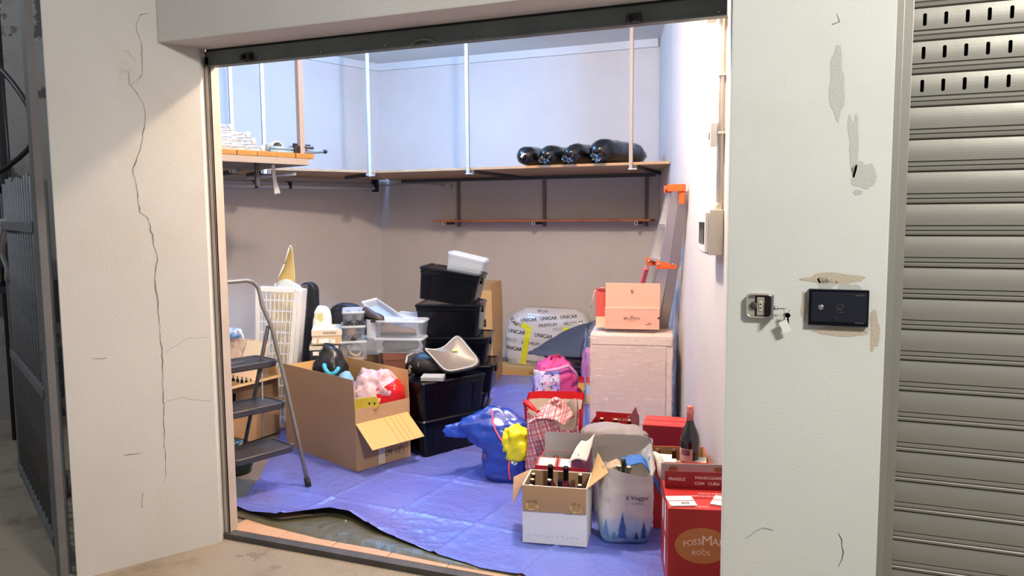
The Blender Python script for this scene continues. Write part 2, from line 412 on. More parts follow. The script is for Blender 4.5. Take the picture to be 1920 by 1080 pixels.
# peeled paint patches on the right pillar, thin skins of older paint
M_old = plaster('old_paint', (186, 185, 176), bump=.2)
M_brown = plaster('bare_render', (190, 176, 156), bump=.3)
def patch(cx, cy, w_, h_, m, parent, seed, k=26):
    P = []
    for i in range(k):
        a = 2*math.pi*i/k; q = 1+.55*noise.noise((math.cos(a)*1.6+seed, math.sin(a)*1.6, seed*.7))
        P.append(ony(cx+w_*q*math.cos(a), cy+h_*q*math.sin(a), -.2) + Vector((0, -.0009, 0)))
    return MB().add(P, [tuple(reversed(range(k)))]).build('paint_patch', m, parent)
for a in [(1592,560,30,28,M_old,3),(1548,532,18,10,M_old,5),(1615,330,22,30,M_old,9),(1600,268,10,50,M_old,12),(1622,600,12,20,M_old,15),(1570,150,14,60,M_old,21),(1640,620,9,34,M_brown,25),
          (1568,522,52,9,M_brown,33),(1575,621,50,8,M_brown,36),(1508,576,5,34,M_brown,39),(1608,360,9,5,M_old,41)]:
    patch(*a[:4], a[4], facade, a[5])
# guides of the open shutter; a dark strip stands in for the shaded gap
struct(MB().box(-2.602, -2.588, -.03, .03, -.02, 2.25).build('trim_4', M_dark))
gz = MB(); gz.box(-2.588, -2.556, .0, .012, -.0, 2.22); gz.box(-2.588, -2.58, .0, .06, 0, 2.22); gz.box(-2.564, -2.556, .0, .06, 0, 2.22)
struct(gz.build('trim_5', M_guide, bevel=.002))
# ================================================================ shutters
sh = thing('roller_shutter', 'rolled-up steel shutter with its grey bottom bar across the top of the opening', 'shutter', (-1.44, .02, 2.18))
bb = MB(); bb.box(-1.14, 1.14, -.02, -.016, .0, .062); bb.box(-1.14, 1.14, -.016, .02, .058, .064); bb.box(-1.14, 1.14, -.026, .016, -.004, .004)
bbar = bb.build('bottom_bar', M_steel_d, sh, bevel=.0015)
MB().grid(lambda u, v: (-1.14+2.28*u, -.008+.012*math.sin(v*math.pi), .062+.3*v), 2, 10).build('curtain', mat('curtain_dark', (70, 72, 74), .55, .4), sh, solid=.004)
def onbar(px, py): return ony(px, py, 0) - Vector(sh.location)
for px, py in ((488,108),(602,98),(722,85),(892,70),(1031,55),(1348,22)):
    p = onbar(px, py); MB().lathe([(.006,0),(.005,.004),(.0,.006)], 10, M=Matrix.Translation((p.x, -.02, p.z)) @ Matrix.Rotation(R(90), 4, 'X')).build('screw', M_chrome, bbar, True)
for px, py in ((466,106),(1190,34)):
    p = onbar(px, py); k = MB(); k.box(p.x-.024, p.x+.024, -.03, -.02, p.z-.012, p.z+.016); k.box(p.x-.026, p.x-.012, -.048, -.028, p.z-.02, p.z+.006); k.box(p.x+.012, p.x+.026, -.048, -.028, p.z-.02, p.z+.004)
    k.tube([(p.x-.02,-.04,p.z-.014),(p.x,-.05,p.z-.02),(p.x+.02,-.04,p.z-.012)], .005, 8); k.build('lock_hook', M_black, bbar, bevel=.002)
p = onbar(795, 80)
MB().tube([(p.x+.055*math.cos(a), -.02-.02*math.sin(a)*.6, p.z-.014+.026*math.sin(a)) for a in [math.pi*i/14 for i in range(15)]], .006, 8).build('pull_handle', M_steel_d, bbar, True)
# closed shutter on the right
sx0 = ony(1690, 150, -.1).x + .005; SY = -.1
s2 = thing('roller_shutter', 'closed grey steel shutter of wide slats, top three slats perforated, right of the pillar', 'shutter', (sx0, SY, 0))
gx = ony(1684, 0, -.2).x - sx0
gr = MB(); gr.box(gx, gx+.012, -.085, .03, 0, 2.25); gr.box(gx+.0, .02, -.03, -.02, 0, 2.25); gr.box(gx, gx+.02, -.09, -.084, 0, 2.25)
gr.build('guide_rail', M_steel, s2, bevel=.002)
PIT = .0985; ZT = 2.118
prof = []                                         # cross section (y, z) of one slat, from its bottom seam up
H0 = PIT
def slat_prof():
    P = [(.006, .0), (-.004, .003), (-.006, .010), (-.001, .0155), (-.008, .018), (-.009, .026), (.002, .030)]
    for i in range(9):
        t = i/8; P.append((-.0030*math.sin(math.pi*(.04+.92*t))-.005, .032+(PIT-.036)*t))
    P.append((.006, PIT-.001)); return P
SP = slat_prof(); W2 = 1.5
sm = MB().loft([[Vector((0, y, z)) for y, z in SP], [Vector((W2, y, z)) for y, z in SP]], closed=False)
plain = None
def yat(z):
    for a, b in zip(SP, SP[1:]):
        if a[1] <= z <= b[1]: return a[0]+(b[0]-a[0])*(z-a[1])/(b[1]-a[1])
    return 0
def perforated(off):
    """slat whose plain band is cut by upright round-ended slots"""
    M = MB(); lo, hi = .042, .080; pitch = .0565; hw = .0052
    low = [q for q in SP if q[1] <= lo]+[(yat(lo), lo)]; top = [(yat(hi), hi)]+[q for q in SP if q[1] > hi]
    for P in (low, top): M.loft([[Vector((0, y, z)) for y, z in P], [Vector((W2, y, z)) for y, z in P]], closed=False)
    xs = [off+pitch*i for i in range(int((W2-off)/pitch))]
    zs = [lo+(hi-lo)*i/6 for i in range(7)]; edges = [0]
    for x in xs:
        L = [Vector((edges[-1] if False else 0, 0, 0))]
    def strip(fx0, fx1):
        vs = []; fs = []
        for i, z in enumerate(zs):
            vs += [Vector((fx0(z), yat(z), z)), Vector((fx1(z), yat(z), z))]
            if i: fs.append((2*i-2, 2*i-1, 2*i+1, 2*i))
        M.add(vs, fs)
    def halfw(z):
        e = min(z-lo, hi-z); return math.sqrt(max(0, hw*hw-max(0, hw-e)**2)) if e < hw else hw
    zs = sorted(set([lo+hw*k/4 for k in range(5)]+[hi-hw*k/4 for k in range(5)]+[.055, .061, .067]))
    prev = None
    for i in range(len(xs)+1):
        a = (lambda z, p=(xs[i-1] if i else None): 0 if p is None else p+halfw(z)); b = (lambda z, q=(xs[i] if i < len(xs) else None): W2 if q is None else q-halfw(z))
        strip(a, b)
    return M
for k in range(22):
    z = ZT-PIT*(k-1)
    if z < 0: break
    if k in (0, 1, 2, 3): o = perforated(.052-.0*k).build('slat', M_steel, s2)
    elif plain is None: o = sm.build('slat', M_steel, s2); plain = o.data
    else: o = bpy.data.objects.new('slat', plain); C.objects.link(o); o.parent = s2
    o.location = (0, 0, z-PIT)
MB().box(0, W2, .035, .04, 0, 2.25).build('backing', M_black, s2)
# ================================================================ left: gate, stair, rough wall
wall('wall_courtyard', (-9.2, -1.4), (-4.62, 1.92), 1, M_rough, z0=-.1, z1=4.2)
gp = thing('gate_post', 'tall dark steel post running up the left edge of the cracked pillar', 'post', (-2.91, -.6, 0))
MB().prism([(.002, -.022), (.036, -.03), (.044, .0), (.012, .012)], -.05, 3.3).build('post', mat('post_grey', (96, 94, 94), .6, var=.2), gp, bevel=.003)
GA = onz(110, 1056, -.02); GB = onz(42, 905, -.02); gd = (GB-GA); gl = gd.length; grot = math.atan2(gd.y, gd.x)
gate = thing('bar_gate', 'open grey iron bar gate folded back beside the cracked pillar', 'gate', (GA.x, GA.y, 0), grot)
def gtop(px, py, P): 
    n = Vector((FW.x, FW.y, 0)); q = onpl(px, py, P, n); return q.z
gh = gtop(62, 356, GA)
MB().box(-.03, .03, -.012, .012, .02, gh).build('stile', M_gate, gate, bevel=.003)
MB().box(gl-.03, gl+.02, -.012, .012, .02, gh+.02).build('stile', M_gate, gate, bevel=.003)
for z in (.06, .72, gh-.18): MB().box(0, gl, -.018, .018, z, z+.045).build('rail', M_gate, gate, bevel=.003)
bar = None
for i in range(1, 14):
    if bar is None: o = MB().tube([(0,0,.06),(0,0,gh+.06)], .009, 8).build('bar', M_gate, gate, True); bar = o.data
    else: o = bpy.data.objects.new('bar', bar); C.objects.link(o); o.parent = gate
    o.location = (gl*i/14, 0, random.uniform(-.0, .03))
f2 = onz(140, 1078, -.02)
g2 = thing('flat_bar_stile', 'flat grey iron bar standing between gate leaf and cracked pillar', 'post', (f2.x-.06, f2.y+.0, 0), R(20))
MB().box(-.028, .028, -.008, .008, -.02, gh+.04).build('bar', M_gate, g2, bevel=.003)
for z in (.35, .9): MB().box(-.034, .034, -.014, .014, z, z+.06).build('hinge', M_gate, g2, bevel=.003)
# rag tied to the gate
rg = onz(22, 395, 0); q = GA+gd*.93
rag = MB().grid(lambda u, v: (q.x+.03*(u-.5)+.012*math.sin(v*9), q.y-.02-.02*math.sin(u*6+v*4), gh-.12-.34*v), 6, 14).build('rag', mat('pale_rag', (150, 146, 142), .9), None, True, solid=.004)
tag(rag, 'pale torn rag tied to the top of the bar gate', 'rag')
# spiral stair: curved handrail, balusters, treads behind the gate
SC = Vector((-4.36, .62, 0)); sn = Vector((FW.x, FW.y, 0))
def son(px, py): return onpl(px, py, SC, sn)
st = thing('spiral_staircase', 'black iron spiral staircase with curved handrail behind the gate', 'staircase', (SC.x, SC.y, 0))
hr = [(-60,70),(-30,98),(0,128),(22,152),(42,180),(57,205),(66,232),(68,250),(62,268),(48,286),(25,305),(0,322),(-40,345)]
hp = []
for i, (px, py) in enumerate(hr):
    p = son(px, py); t = i/(len(hr)-1); hp.append(p + (p-CAM).normalized()*(-.22*math.sin(math.pi*t)+.2*(t-.5)) - SC)
MB().tube(hp, .016, 10).build('handrail', M_black, st, True, sub=1)
for (a, b) in (((4,130),(20,330)), ((63,262),(73,352))):
    A_ = son(*a)-SC; B_ = son(*b)-SC; MB().tube([A_, B_ + Vector((0,0,-.9))], .009, 8).build('baluster', M_black, st, True)
for py in (343, 402, 450, 497, 545):
    p = son(-12, py)-SC; MB().box(-.5, .06, .02, .42, -.02, .02, M=Matrix.Translation(p) @ Matrix.Rotation(R(22), 4, 'Z')).build('tread', M_black, st, bevel=.004)
MB().tube([Vector((-.75,.2,-.02)), Vector((-.75,.2,3.2))], .05, 12).build('column', M_black, st, True)
pb = onz(60, 975, -.02) + Vector((-.25, .35, 0))
pbm = MB(); blob(pbm, .34, .24, .1, 2.4, .03, 9, 4); o = pbm.build('plastic_bag', mat('yellowish_film', (120, 112, 88), .5, alpha=.75), None, True)
o.location = (pb.x, pb.y, -.022); tag(o, 'crumpled yellowish plastic bag lying on the ground behind the gate', 'plastic bag')
# ================================================================ loft shelves
SZ = 1.9; SYF = 3.42                                # underside height, front edge of the back shelf
CX = onz(695, 325, SZ).x                            # inner corner of the two shelves
def wrx(y): return WR0.x + (WR1.x-WR0.x)*(y-WR0.y)/(WR1.y-WR0.y)
def wlx(y): return WL1.x + (y-WL1.y)*math.tan(_a)
cx, cy = -3.78, SYF
bs = thing('loft_shelf', 'long pale wooden loft shelf on square steel hangers across the back wall', 'shelf', (-2.5, SYF, SZ))
o0 = Vector(bs.location)
def loc(M): return M.xf(Matrix.Translation(-o0))
xe = wrx(SYF)-.004
loc(MB().prism([(cx, SYF), (xe, SYF), (wrx(B)-.01, B-.003), (cx-.62, B-.003)], SZ, SZ+.022)).build('board', M_ply, bs, bevel=.002)
hang = []
for px in (878, 1183):
    p = ony(px, 320, SYF-.014); hang.append(p.x)
    loc(MB().box(p.x-.014, p.x+.014, SYF-.03, SYF-.002, SZ-.035, CEIL)).build('hanger_post', M_galv if px < 1000 else M_post_w, bs, bevel=.002)
    loc(MB().box(p.x+.018, p.x+.046, SYF-.0, B-.005, SZ-.03, SZ-.001)).build('bracket_arm', mat('dark_steel', (86, 84, 84), .6, .3), bs, bevel=.002)
    loc(MB().box(p.x-.02, p.x+.05, SYF-.034, SYF-.001, SZ-.038, SZ-.03)).build('bracket_plate', M_galv, bs)
loc(MB().box(cx-.45, wrx(B)-.03, B-.04, B-.003, SZ-.035, SZ-.001)).build('wall_batten', mat('dark_steel', (86, 84, 84)), bs)
# left shelf, along the left wall
ls = thing('loft_shelf', 'pale wooden loft shelf along the left wall under the plank rack', 'shelf', (cx-.2, 2.9, SZ))
o0 = Vector(ls.location)
dn = Vector((WLd.x, WLd.y)); p0 = Vector((cx, SYF)); LS = []
a1 = p0 - Vector((.56, .83))*1.75
wl = lambda y: wlx(y)+.006
loc(MB().prism([(cx-.005, SYF+.0), (cx-.62, B-.06), (wl(B-.06), B-.06), (wl(2.45), 2.45), (a1.x, a1.y)], SZ, SZ+.022)).build('board', M_ply, ls, bevel=.002)
for px, py in ((693, 325), (497, 318), (438, 315)):
    t = 0
    # hanger stands on the shelf's front edge
    e0 = Vector((cx, SYF, 0)); n_ = Vector((.83, -.56, 0)); q = onpl(px, py, e0 + n_*.02, n_)
    loc(MB().box(-.014, .014, -.014, .014, SZ-.035, CEIL, M=Matrix.Translation((q.x, q.y, 0)) @ Matrix.Rotation(R(56), 4, 'Z'))).build('hanger_post', M_galv, ls, bevel=.002)
    d = Vector((-.83, .56, 0)); s0 = Vector((q.x, q.y, SZ-.018)) + d*.02; 
    loc(MB().bar(s0+Vector((.02,.03,0)), s0+Vector((.02,.03,0))+d*.62, .028, .028)).build('bracket_arm', mat('dark_steel', (86, 84, 84)), ls)
    for sgn in (-1, 1):
        c = Vector((q.x, q.y, SZ-.02)) + Vector((.56, .83, 0))*.028*sgn + n_*.002
        tb = MB(); 
        for a, b_, c_, d_ in ((-.011,.011,.008,.011),(-.011,.011,-.011,-.008),(-.011,-.008,-.011,.011),(.008,.011,-.011,.011)):
            tb.box(a, b_, -.03, .0, c_, d_, M=Matrix.Translation(c) @ Matrix.Rotation(R(56), 4, 'Z'))
        loc(tb).build('tube_end', M_white, ls)
# plank rack above it
RZ = 1.93
e1 = onz(397, 276, RZ+.04); e2 = onz(588, 288, RZ+.04)
rd = (e2-e1).normalized(); rn = Vector((-rd.y, rd.x, 0))        # rn points to the left wall
rk = thing('plank_rack', 'high rack of short orange pine planks on steel tubes at the left', 'rack', (e2.x, e2.y, RZ), math.atan2(rd.y, rd.x))
pw = (e2-e1).length/5.15
pl = None
for i in range(6):
    if pl is None: o = MB().box(-pw+.003, -.001, 0, 1.0, 0, .036).build('plank', M_pine, rk, bevel=.003); pl = o.data
    else: o = bpy.data.objects.new('plank', pl); C.objects.link(o); o.parent = rk
    o.location = (-pw*i, random.uniform(-.006, .006), 0)
MB().box(-pw*6, -.06, .01, 1.0, -.03, -.002).build('underboard', mat('underboard_grey', (120, 108, 102), .7), rk)
MB().box(-pw*6, -.045, -.002, .03, -.048, -.002).build('edge_beam', M_post_w, rk, bevel=.002)
MB().box(-.075, -.045, .03, 1.0, -.05, -.002).build('end_beam', M_post_w, rk)
pq = onpl(575, 290, e2, rn); pl_ = Matrix.Rotation(-math.atan2(rd.y, rd.x), 4, 'Z') @ (pq - Vector((e2.x, e2.y, 0)))
MB().box(pl_.x-.02, pl_.x+.02, -.002+.05, .042+.05, .036, CEIL-RZ).build('hanger_post', M_post_w, rk, bevel=.002)
MB().box(-.36, -.335, .2, .23, -.2, -.03).build('drop_bracket', mat('dark_steel', (86, 84, 84)), rk)
for k, (px, py) in enumerate(((405,321),(553,326))):
    q = Vector(); q = onpl(px, py, e2+rn*.12, rn)
    tb = MB(); loops = []
    for r_, t in ((.0125, .7), (.0125, 0), (.0085, 0), (.0085, .03)):
        loops.append([Vector((q.x, q.y, q.z)) + rn*t + rd*(r_*math.cos(a)) + Vector((0,0,r_*math.sin(a))) for a in [2*math.pi*i/14 for i in range(14)]])
    tb.loft(loops, 0, True, True); tb.xf(rk.matrix_basis.inverted() if False else (Matrix.Translation(Vector(rk.location)) @ Matrix.Rotation(math.atan2(rd.y, rd.x), 4, 'Z')).inverted())
    tb.build('support_tube', M_galv, rk, True)
# white wire shelf panels on the rack
M_wire = mat('white_wire', (222, 222, 220), .4, .2)
def rk_pt(px, py, off, z): # point on the rack line pushed off toward the wall
    q = onpl(px, py, e2 + rn*off, rn); return q
def wire_panel(xr, zb, label, ln):
    t = thing('wire_shelf_panel', label, 'wire shelf', (0,0,0), 0, 'wire shelf panels on the plank rack')
    t.matrix_basis = Matrix.Translation((e2.x, e2.y, RZ+.036+zb)) @ Matrix.Rotation(math.atan2(rd.y, rd.x), 4, 'Z') @ Matrix.Translation((xr, .03, 0))
    h = .032
    fr = MB()
    for y in (0, .38):
        for z in (.004, h): fr.bar((-ln, y, z), (0, y, z), .006, .006)
    for x in (-ln, -.0):
        for z in (.004, h): fr.bar((x, 0, z), (x, .38, z), .006, .006)
    fr.build('frame', M_wire, t)
    for y in (0, .38):
        zz = MB(); n = int(ln/.045)
        for i in range(n): zz.bar((-ln+ln*i/n, y, .004 if i % 2 else h), (-ln+ln*(i+1)/n, y, h if i % 2 else .004), .004, .004)
        zz.build('truss_wire', M_wire, t)
    gr_ = MB()
    for i in range(13): gr_.bar((-ln, .38*i/12, h), (0, .38*i/12, h), .003, .003)
    gr_.build('grid_wires', M_wire, t)
    for y in (0, .38): MB().lathe([(.016, -.0), (.017, h+.012)], 12, c=(.012, y, 0)).build('corner_collar', M_white, t, True)
def rxp(px, off=.04): return (onpl(px, 278, e2 + rn*off, rn)-e2).dot(rd)
for k_, (px, lab) in enumerate(((488, 'white wire shelf panel at the bottom of the stack on the plank rack'), (471, 'white wire shelf panel, second from the bottom of the stack on the plank rack'),
        (461, 'white wire shelf panel, third from the bottom of the stack on the plank rack'), (430, 'white wire shelf panel on top of the stack on the plank rack'))):
    x_ = rxp(px); wire_panel(x_, .043*k_, lab, x_+pw*5.9)
def on_rack(name, label, cat, x, y, z): 
    t = thing(name, label, cat); t.matrix_basis = Matrix.Translation((e2.x, e2.y, RZ+.036)) @ Matrix.Rotation(math.atan2(rd.y, rd.x), 4, 'Z') @ Matrix.Translation((x, y, z)); return t
t = on_rack('paper_roll', 'white cardboard roll lying behind the wire panels on the plank rack', 'roll', rxp(512, .3), .3, .05)
lp = [];
for r_, y in ((.042,-.0),(.05,-.0),(.05,.3),(.042,.3)): lp.append([Vector((r_*math.cos(a)-.02+y*.3, y-.1, r_*math.sin(a))) for a in [2*math.pi*i/20 for i in range(20)]])
MB().loft(lp+[lp[0]]).build('tube', M_paper, t, True)
t = on_rack('pipe_bundle', 'bundle of pale blue and dark tubes with black clamps on the rack end', 'tubes', rxp(549), .08, .012)
M_bt = mat('pale_blue_tube', (168, 196, 214), .4, .2)
for i, (x, z, l) in enumerate(((-.0,.0,.24),(.0,.025,.22),(.035,.012,.25))):
    MB().tube([(-.16, x, z), (-.16+l-.04, x-.01, z)], .012, 10).build('blue_tube', M_bt, t, True)
k = MB(); k.box(.02,.09,-.03,.06,-.01,.045); k.box(.06,.14,-.02,.07,.0,.025); k.tube([(.05,.02,.05),(.13,.01,.05)], .018, 8); k.build('black_clamp', M_black, t, bevel=.004)
for y, z in ((-.02,.04),(.0,.012),(.03,.012),(.02,.06)): MB().tube([(.05, y+.02, z), (.17, y-.03, z-.004)], .011, 10).build('dark_tube', mat('brown_tube', (74, 60, 58), .5), t, True)
MB().tube([(.10, -.02, .0), (.26, -.06, .014)], .012, 10).build('grey_tube', mat('grey_tube', (120, 134, 146), .4), t, True)
MB().tube([(.25, -.058, .0138), (.275, -.063, .0145)], .015, 10).build('end_plug', M_black, t, True)
# hanging paper strip
q = onpl(512, 305, e2 + rn*.35, rn)
n_ = Vector((FW.x, FW.y, 0))
pts = [onpl(px, py, q, n_) for px, py in ((509,306),(515,306),(511,328),(517,328),(513,345),(520,344),(515,364),(526,362))]
pm = MB()
for i in range(4): pm.v += [pts[2*i], pts[2*i+1]]
for i in range(3): pm.f.append((2*i, 2*i+1, 2*i+3, 2*i+2)); pm.m.append(0)
tag(pm.build('paper_strip', M_paper, None, False, solid=.003), 'narrow white paper strip hanging below the plank rack', 'paper')
# tube light along the left wall, conduit and junction box on the back wall
def onwl(px, py, off=.0): return onpl(px, py, WL1 + WLn*off, WLn)
a = onwl(402, 347, .05); b = onwl(704, 353, .05)
t = thing('tube_lamp', 'long slim white tube lamp fixed under the left loft shelf', 'lamp', tuple(a))
MB().tube([(0,0,0), b-a], .02, 12).build('tube', M_white, t, True)
MB().bar(Vector((0,0,.03))-WLn*.02, b-a+Vector((0,0,.03))-WLn*.02, .05, .02).build('batten', M_galv, t)
for f in (.22, .42): MB().bar((b-a)*f + Vector((0,0,-.02)), (b-a)*f + Vector((0,0,.05)), .05, .03).build('clip', M_black, t, bevel=.003)
MB().bar((b-a)*1.0 + Vector((0,0,-.04)), (b-a)*1.0 + Vector((0,0,.1)), .06, .05).build('end_bracket', M_black, t, bevel=.004)
jb = ony(841, 350, B-.02)
t = thing('junction_box', 'small cream junction box with cable on back wall below the shelf', 'junction box', (jb.x, B-.003, jb.z))
MB().box(-.035, .035, -.035, 0, -.03, .03).build('box', mat('cream_plastic', (206, 200, 178), .5), t, bevel=.004)
MB().box(-.02, .02, -.037, -.035, -.022, .022).build('cover', mat('cream_plastic', (206, 200, 178), .5), t)
c0 = ony(710, 347, B-.01)-Vector(t.location)
MB().tube([c0, Vector((-.28, -.01, c0.z)), Vector((-.1, -.012, .02)), Vector((-.03, -.012, .0))], .008, 8).build('cable', M_galv, t, True)
# orange shelf board on wall posts
ra = ony(812, 415, B-.24); rb = ony(1219, 411, B-.24)
t = thing('wall_shelf', 'narrow orange-brown shelf board on steel wall posts under the loft shelf', 'shelf', ((ra.x+rb.x)/2, B, ra.z))
hw = (rb.x-ra.x)/2
MB().box(-hw, hw, -.24, -.002, -.008, .012).build('board', M_rail, t, bevel=.002)
for px, pu in ((835,860),(1002,1021),(1194,1212)):
    q = ony(px, 420, B-.2).x - t.location.x; 
    MB().box(q-.014, q+.014, -.22, -.002, -.036, -.01).build('bracket_arm', mat('dark_steel', (86, 84, 84)), t)
    tb = MB()
    for a_, b_, c_, d_ in ((-.016,.016,.012,.016),(-.016,.016,-.016,-.012),(-.016,-.012,-.016,.016),(.012,.016,-.016,.016)): tb.box(q+a_, q+b_, -.236, -.222, -.024+c_, -.024+d_)
    tb.build('tube_end', M_white, t)
    u = ony(pu, 380, B-.012).x - t.location.x
    MB().box(u-.016, u+.016, -.022, -.002, -.06, SZ-.03-t.location.z).build('wall_post', mat('post_brown', (128, 118, 112), .6), t)
# bin-bag rolls on the back shelf
M_bin = mat('bin_bag_film', (12, 12, 15), .2, bump=.35, bscale=22, coat=.3)
for i, (px, py, r_, ln, lab, dx) in enumerate(((982,300,.075,.5,'leftmost black bin bag roll on the loft shelf, open end showing a white scrap',.05),(1024,302,.075,.7,'second black bin bag roll from the left on the loft shelf',.16),
        (1068,304,.078,.75,'third black bin bag roll from the left on the loft shelf, wider crumpled end',.22),(1122,303,.092,.75,'rightmost black bin bag roll beside the beige hanger post on the loft shelf',.22))):
    q = ony(px, py, SYF-.05)
    r_ *= 1.12
    t = thing('bin_bag_roll', lab, 'bag', (q.x, SYF-.05, SZ+.0225+r_), 0, 'black bag rolls on the loft shelf')
    loops = []; n = 30
    for j in range(18):
        y = ln*j/17; k_ = min(1, .35+j*.55) if j < 2 else (1 if j < 15 else 1-.12*(j-14))
        lp_ = []
        for a in range(n):
            th = 2*math.pi*a/n; p = Vector((math.cos(th)*r_*k_ + dx*y/ln*.8, y + (.0 if j else -.02), math.sin(th)*r_*k_*.95))
            c_ = crease((p.x*1.0, y*.45, p.z), 16, i+3)*.013
            p += Vector((math.cos(th), 0, math.sin(th)))*c_
            p.z = max(p.z, -r_+.0005); lp_.append(p)
        loops.append(lp_)
    wr_ = MB().loft(loops, 0, True, True).build('wrapped_roll', M_bin, t, True)
    if i == 0: MB().tube([(-.01,-.03,-.02),(.005,-.036,.0),(.015,-.03,.012)], .012, 8).build('white_scrap', M_paper, wr_, True)
    else:
        tl = MB(); tl.grid(lambda u, v: (-.05+.1*u+.01*math.sin(v*7+i), -.015-.03*v-.012*math.sin(u*8+i), -r_*.2-.75*r_*v+.01*math.sin(u*9)), 8, 6); tl.build('loose_end', M_bin, wr_, True, solid=.002)
# ================================================================ right wall: fuse box, conduits, detector
def onwr(px, py, off=0): return onpl(px, py, WR0 + WRn*off, WRn)
cxy = onwr(1357, 440)
fb = thing('fuse_box', 'grey-white fuse box with dark window on the right wall', 'fuse box', (cxy.x, cxy.y, 0), ROTR)
# local: y runs along the wall (deeper), x from the wall into the room is negative
zt = onwr(1357, 393).z; zb = onwr(1357, 479).z
MB().box(-.062, -.001, 0, .235, zb, zt).build('housing', mat('fuse_grey', (206, 200, 190), .45), fb, bevel=.006)
MB().box(-.080, -.062, .012, .223, zb+.012, zt-.012).build('cover', M_white, fb, bevel=.005)
fbc = fb.children[-1]
MB().box(-.084, -.079, .03, .2, zb+.05, zt-.055).build('window', mat('smoked_window', (50, 50, 56), .1, alpha=.9), fbc, bevel=.003)
def rwt(px, py):  # fuse box local z
    return onwr(px, py).z
cnd = thing('conduit', 'white plastic conduit pipes rising from the fuse box to the ceiling', 'conduit', (cxy.x, cxy.y, 0), ROTR)
MB().tube([(-.018, .05, zt+.001), (-.018, .05, 2.75)], .011, 12).build('pipe', M_white, cnd, True)
MB().tube([(-.012, .02, zt+.001), (-.012, .02, 2.75)], .007, 10).build('pipe', mat('conduit_cream', (222, 208, 192), .5), cnd, True)
MB().tube([(-.018, .05, zt+.001), (-.018, .05, zt+.03)], .016, 12).build('gland', mat('cream_plastic', (206, 200, 178)), cnd, True)
for z in (1.85, 2.1): MB().box(-.03, -.0005, .008, .066, z, z+.01).build('pipe_clip', M_white, cnd)
zl = onwr(1354, 40).z
# hanging wired switch
zs0 = onwr(1352, 281).z; zs1 = onwr(1352, 237).z
pc = thing('pull_switch', 'white tilted plastic switch mounted over the conduit on the right wall', 'switch', (cxy.x, cxy.y, (zs0+zs1)/2), ROTR)
h_ = (zs1-zs0)/2
MB().box(-.06, -.031, .03, .10, -h_, h_, M=Matrix.Rotation(R(10), 4, 'X')).build('body', M_white, pc, bevel=.008)
MB().box(-.066, -.06, .05, .08, -h_*.4, h_*.2, M=Matrix.Rotation(R(10), 4, 'X')).build('rocker', mat('switch_grey', (190, 188, 184), .4), pc, bevel=.002)
lf = thing('wall_bracket', 'cream plastic bracket where the conduit meets the top of the right wall', 'bracket', (cxy.x, cxy.y, zl), ROTR)
MB().box(-.075, -.032, -.0, .14, -.012, .012).build('plate', mat('cream_paint', (214, 196, 172), .5), lf, bevel=.003)
MB().box(-.07, -.035, .02, .1, .012, .05).build('rib', mat('cream_paint', (214, 196, 172), .5), lf, bevel=.003)
# ================================================================ aluminium ladder against the right wall
M_alu = mat('aluminium', (206, 204, 204), .35, .6, bump=.02); M_or = mat('orange_plastic', (232, 92, 32), .45)
M_q = 0
def ray_base(px0, py0, px1, py1, y):
    """floor point at depth y on the upright line seen through two picture points"""
    n = ray(px0, py0).cross(ray(px1, py1)); return Vector(((n.dot(CAM) - n.y*y)/n.x, y, 0))
T1 = onwr(1270, 352, .07); T2 = onwr(1256, 351, .07); T2 = T1 + WRd*.30; T2.z = T1.z
B1 = ray_base(1270, 352, 1240, 525, 2.95); B2 = ray_base(1255, 351, 1212, 525, 3.36)
lad = thing('folding_ladder', 'aluminium folding ladder with orange fittings leaning on the right wall', 'ladder', (B1.x, B1.y, 0))
_o = Vector((B1.x, B1.y, 0)); lt = T1.z
def lr(a, b, nm, m, sh=0):
    h_ = WRn*-sh; MB().bar(a-_o+h_+Vector((0,0,.008)), b-_o+h_, .03, .065, up=tuple(WRn)).build(nm, m, lad, bevel=.003)
M_galu = mat('grey_alu', (172, 168, 168), .4, .5)
lr(B1, T1, 'rail', M_alu); lr(B2, T2, 'rail', M_alu)
lr(B1+Vector((.03,.03,0)), T1-Vector((0,0,.03)), 'rear_rail', M_galu, .05); lr(B2+Vector((.03,-.03,0)), T2-Vector((0,0,.03)), 'rear_rail', M_galu, .05)
for k in range(1, 7):
    f = k/7; MB().bar(B1.lerp(T1, f)-_o, B2.lerp(T2, f)-_o, .07, .022).build('tread', M_alu, lad, bevel=.003)
for T_ in (T1, T2):
    k = MB(); p = T_-_o; k.bar(p+WRn*.06, p-WRn*.05, .05, .045); k.bar(p-WRn*.03+Vector((0,0,.02)), p-WRn*.03+Vector((0,0,-.10)), .035, .03); k.build('orange_cap', M_or, lad, bevel=.005)
MB().bar(T1-_o+WRn*.02, T2-_o+WRn*.02, .07, .018).build('top_tray', M_or, lad, bevel=.004)
for B_, T_ in ((B1, T1), (B2, T2)):
    p = T_.lerp(B_, .30)-_o; k = MB(); k.bar(p+WRn*.055, p-WRn*.085, .05, .055); k.build('orange_hinge', M_or, lad, bevel=.012)
    for s_ in (.03, -.06): MB().lathe([(.010,0),(.010,.004),(.006,.006)], 12, M=Matrix.Translation(p+WRn*s_+Vector((0,-.026,0))) @ Matrix.Rotation(R(90), 4, 'X')).build('rivet', M_chrome, lad, True)
f0 = T2.lerp(B2, .33)-_o; f1 = T2.lerp(B2, .62)-_o
MB().bar(f0+Vector((-.035,-.03,0)), f1+Vector((-.035,-.03,0)), .03, .03).build('warning_label', mat('pink_label', (226, 110, 116), .5), lad)
p = T1.lerp(B1, .42)-_o; MB().bar(p+Vector((-.03,-.02,.05)), p+Vector((-.05,-.02,-.05)), .03, .03).build('lock_catch', M_or, lad, bevel=.004)
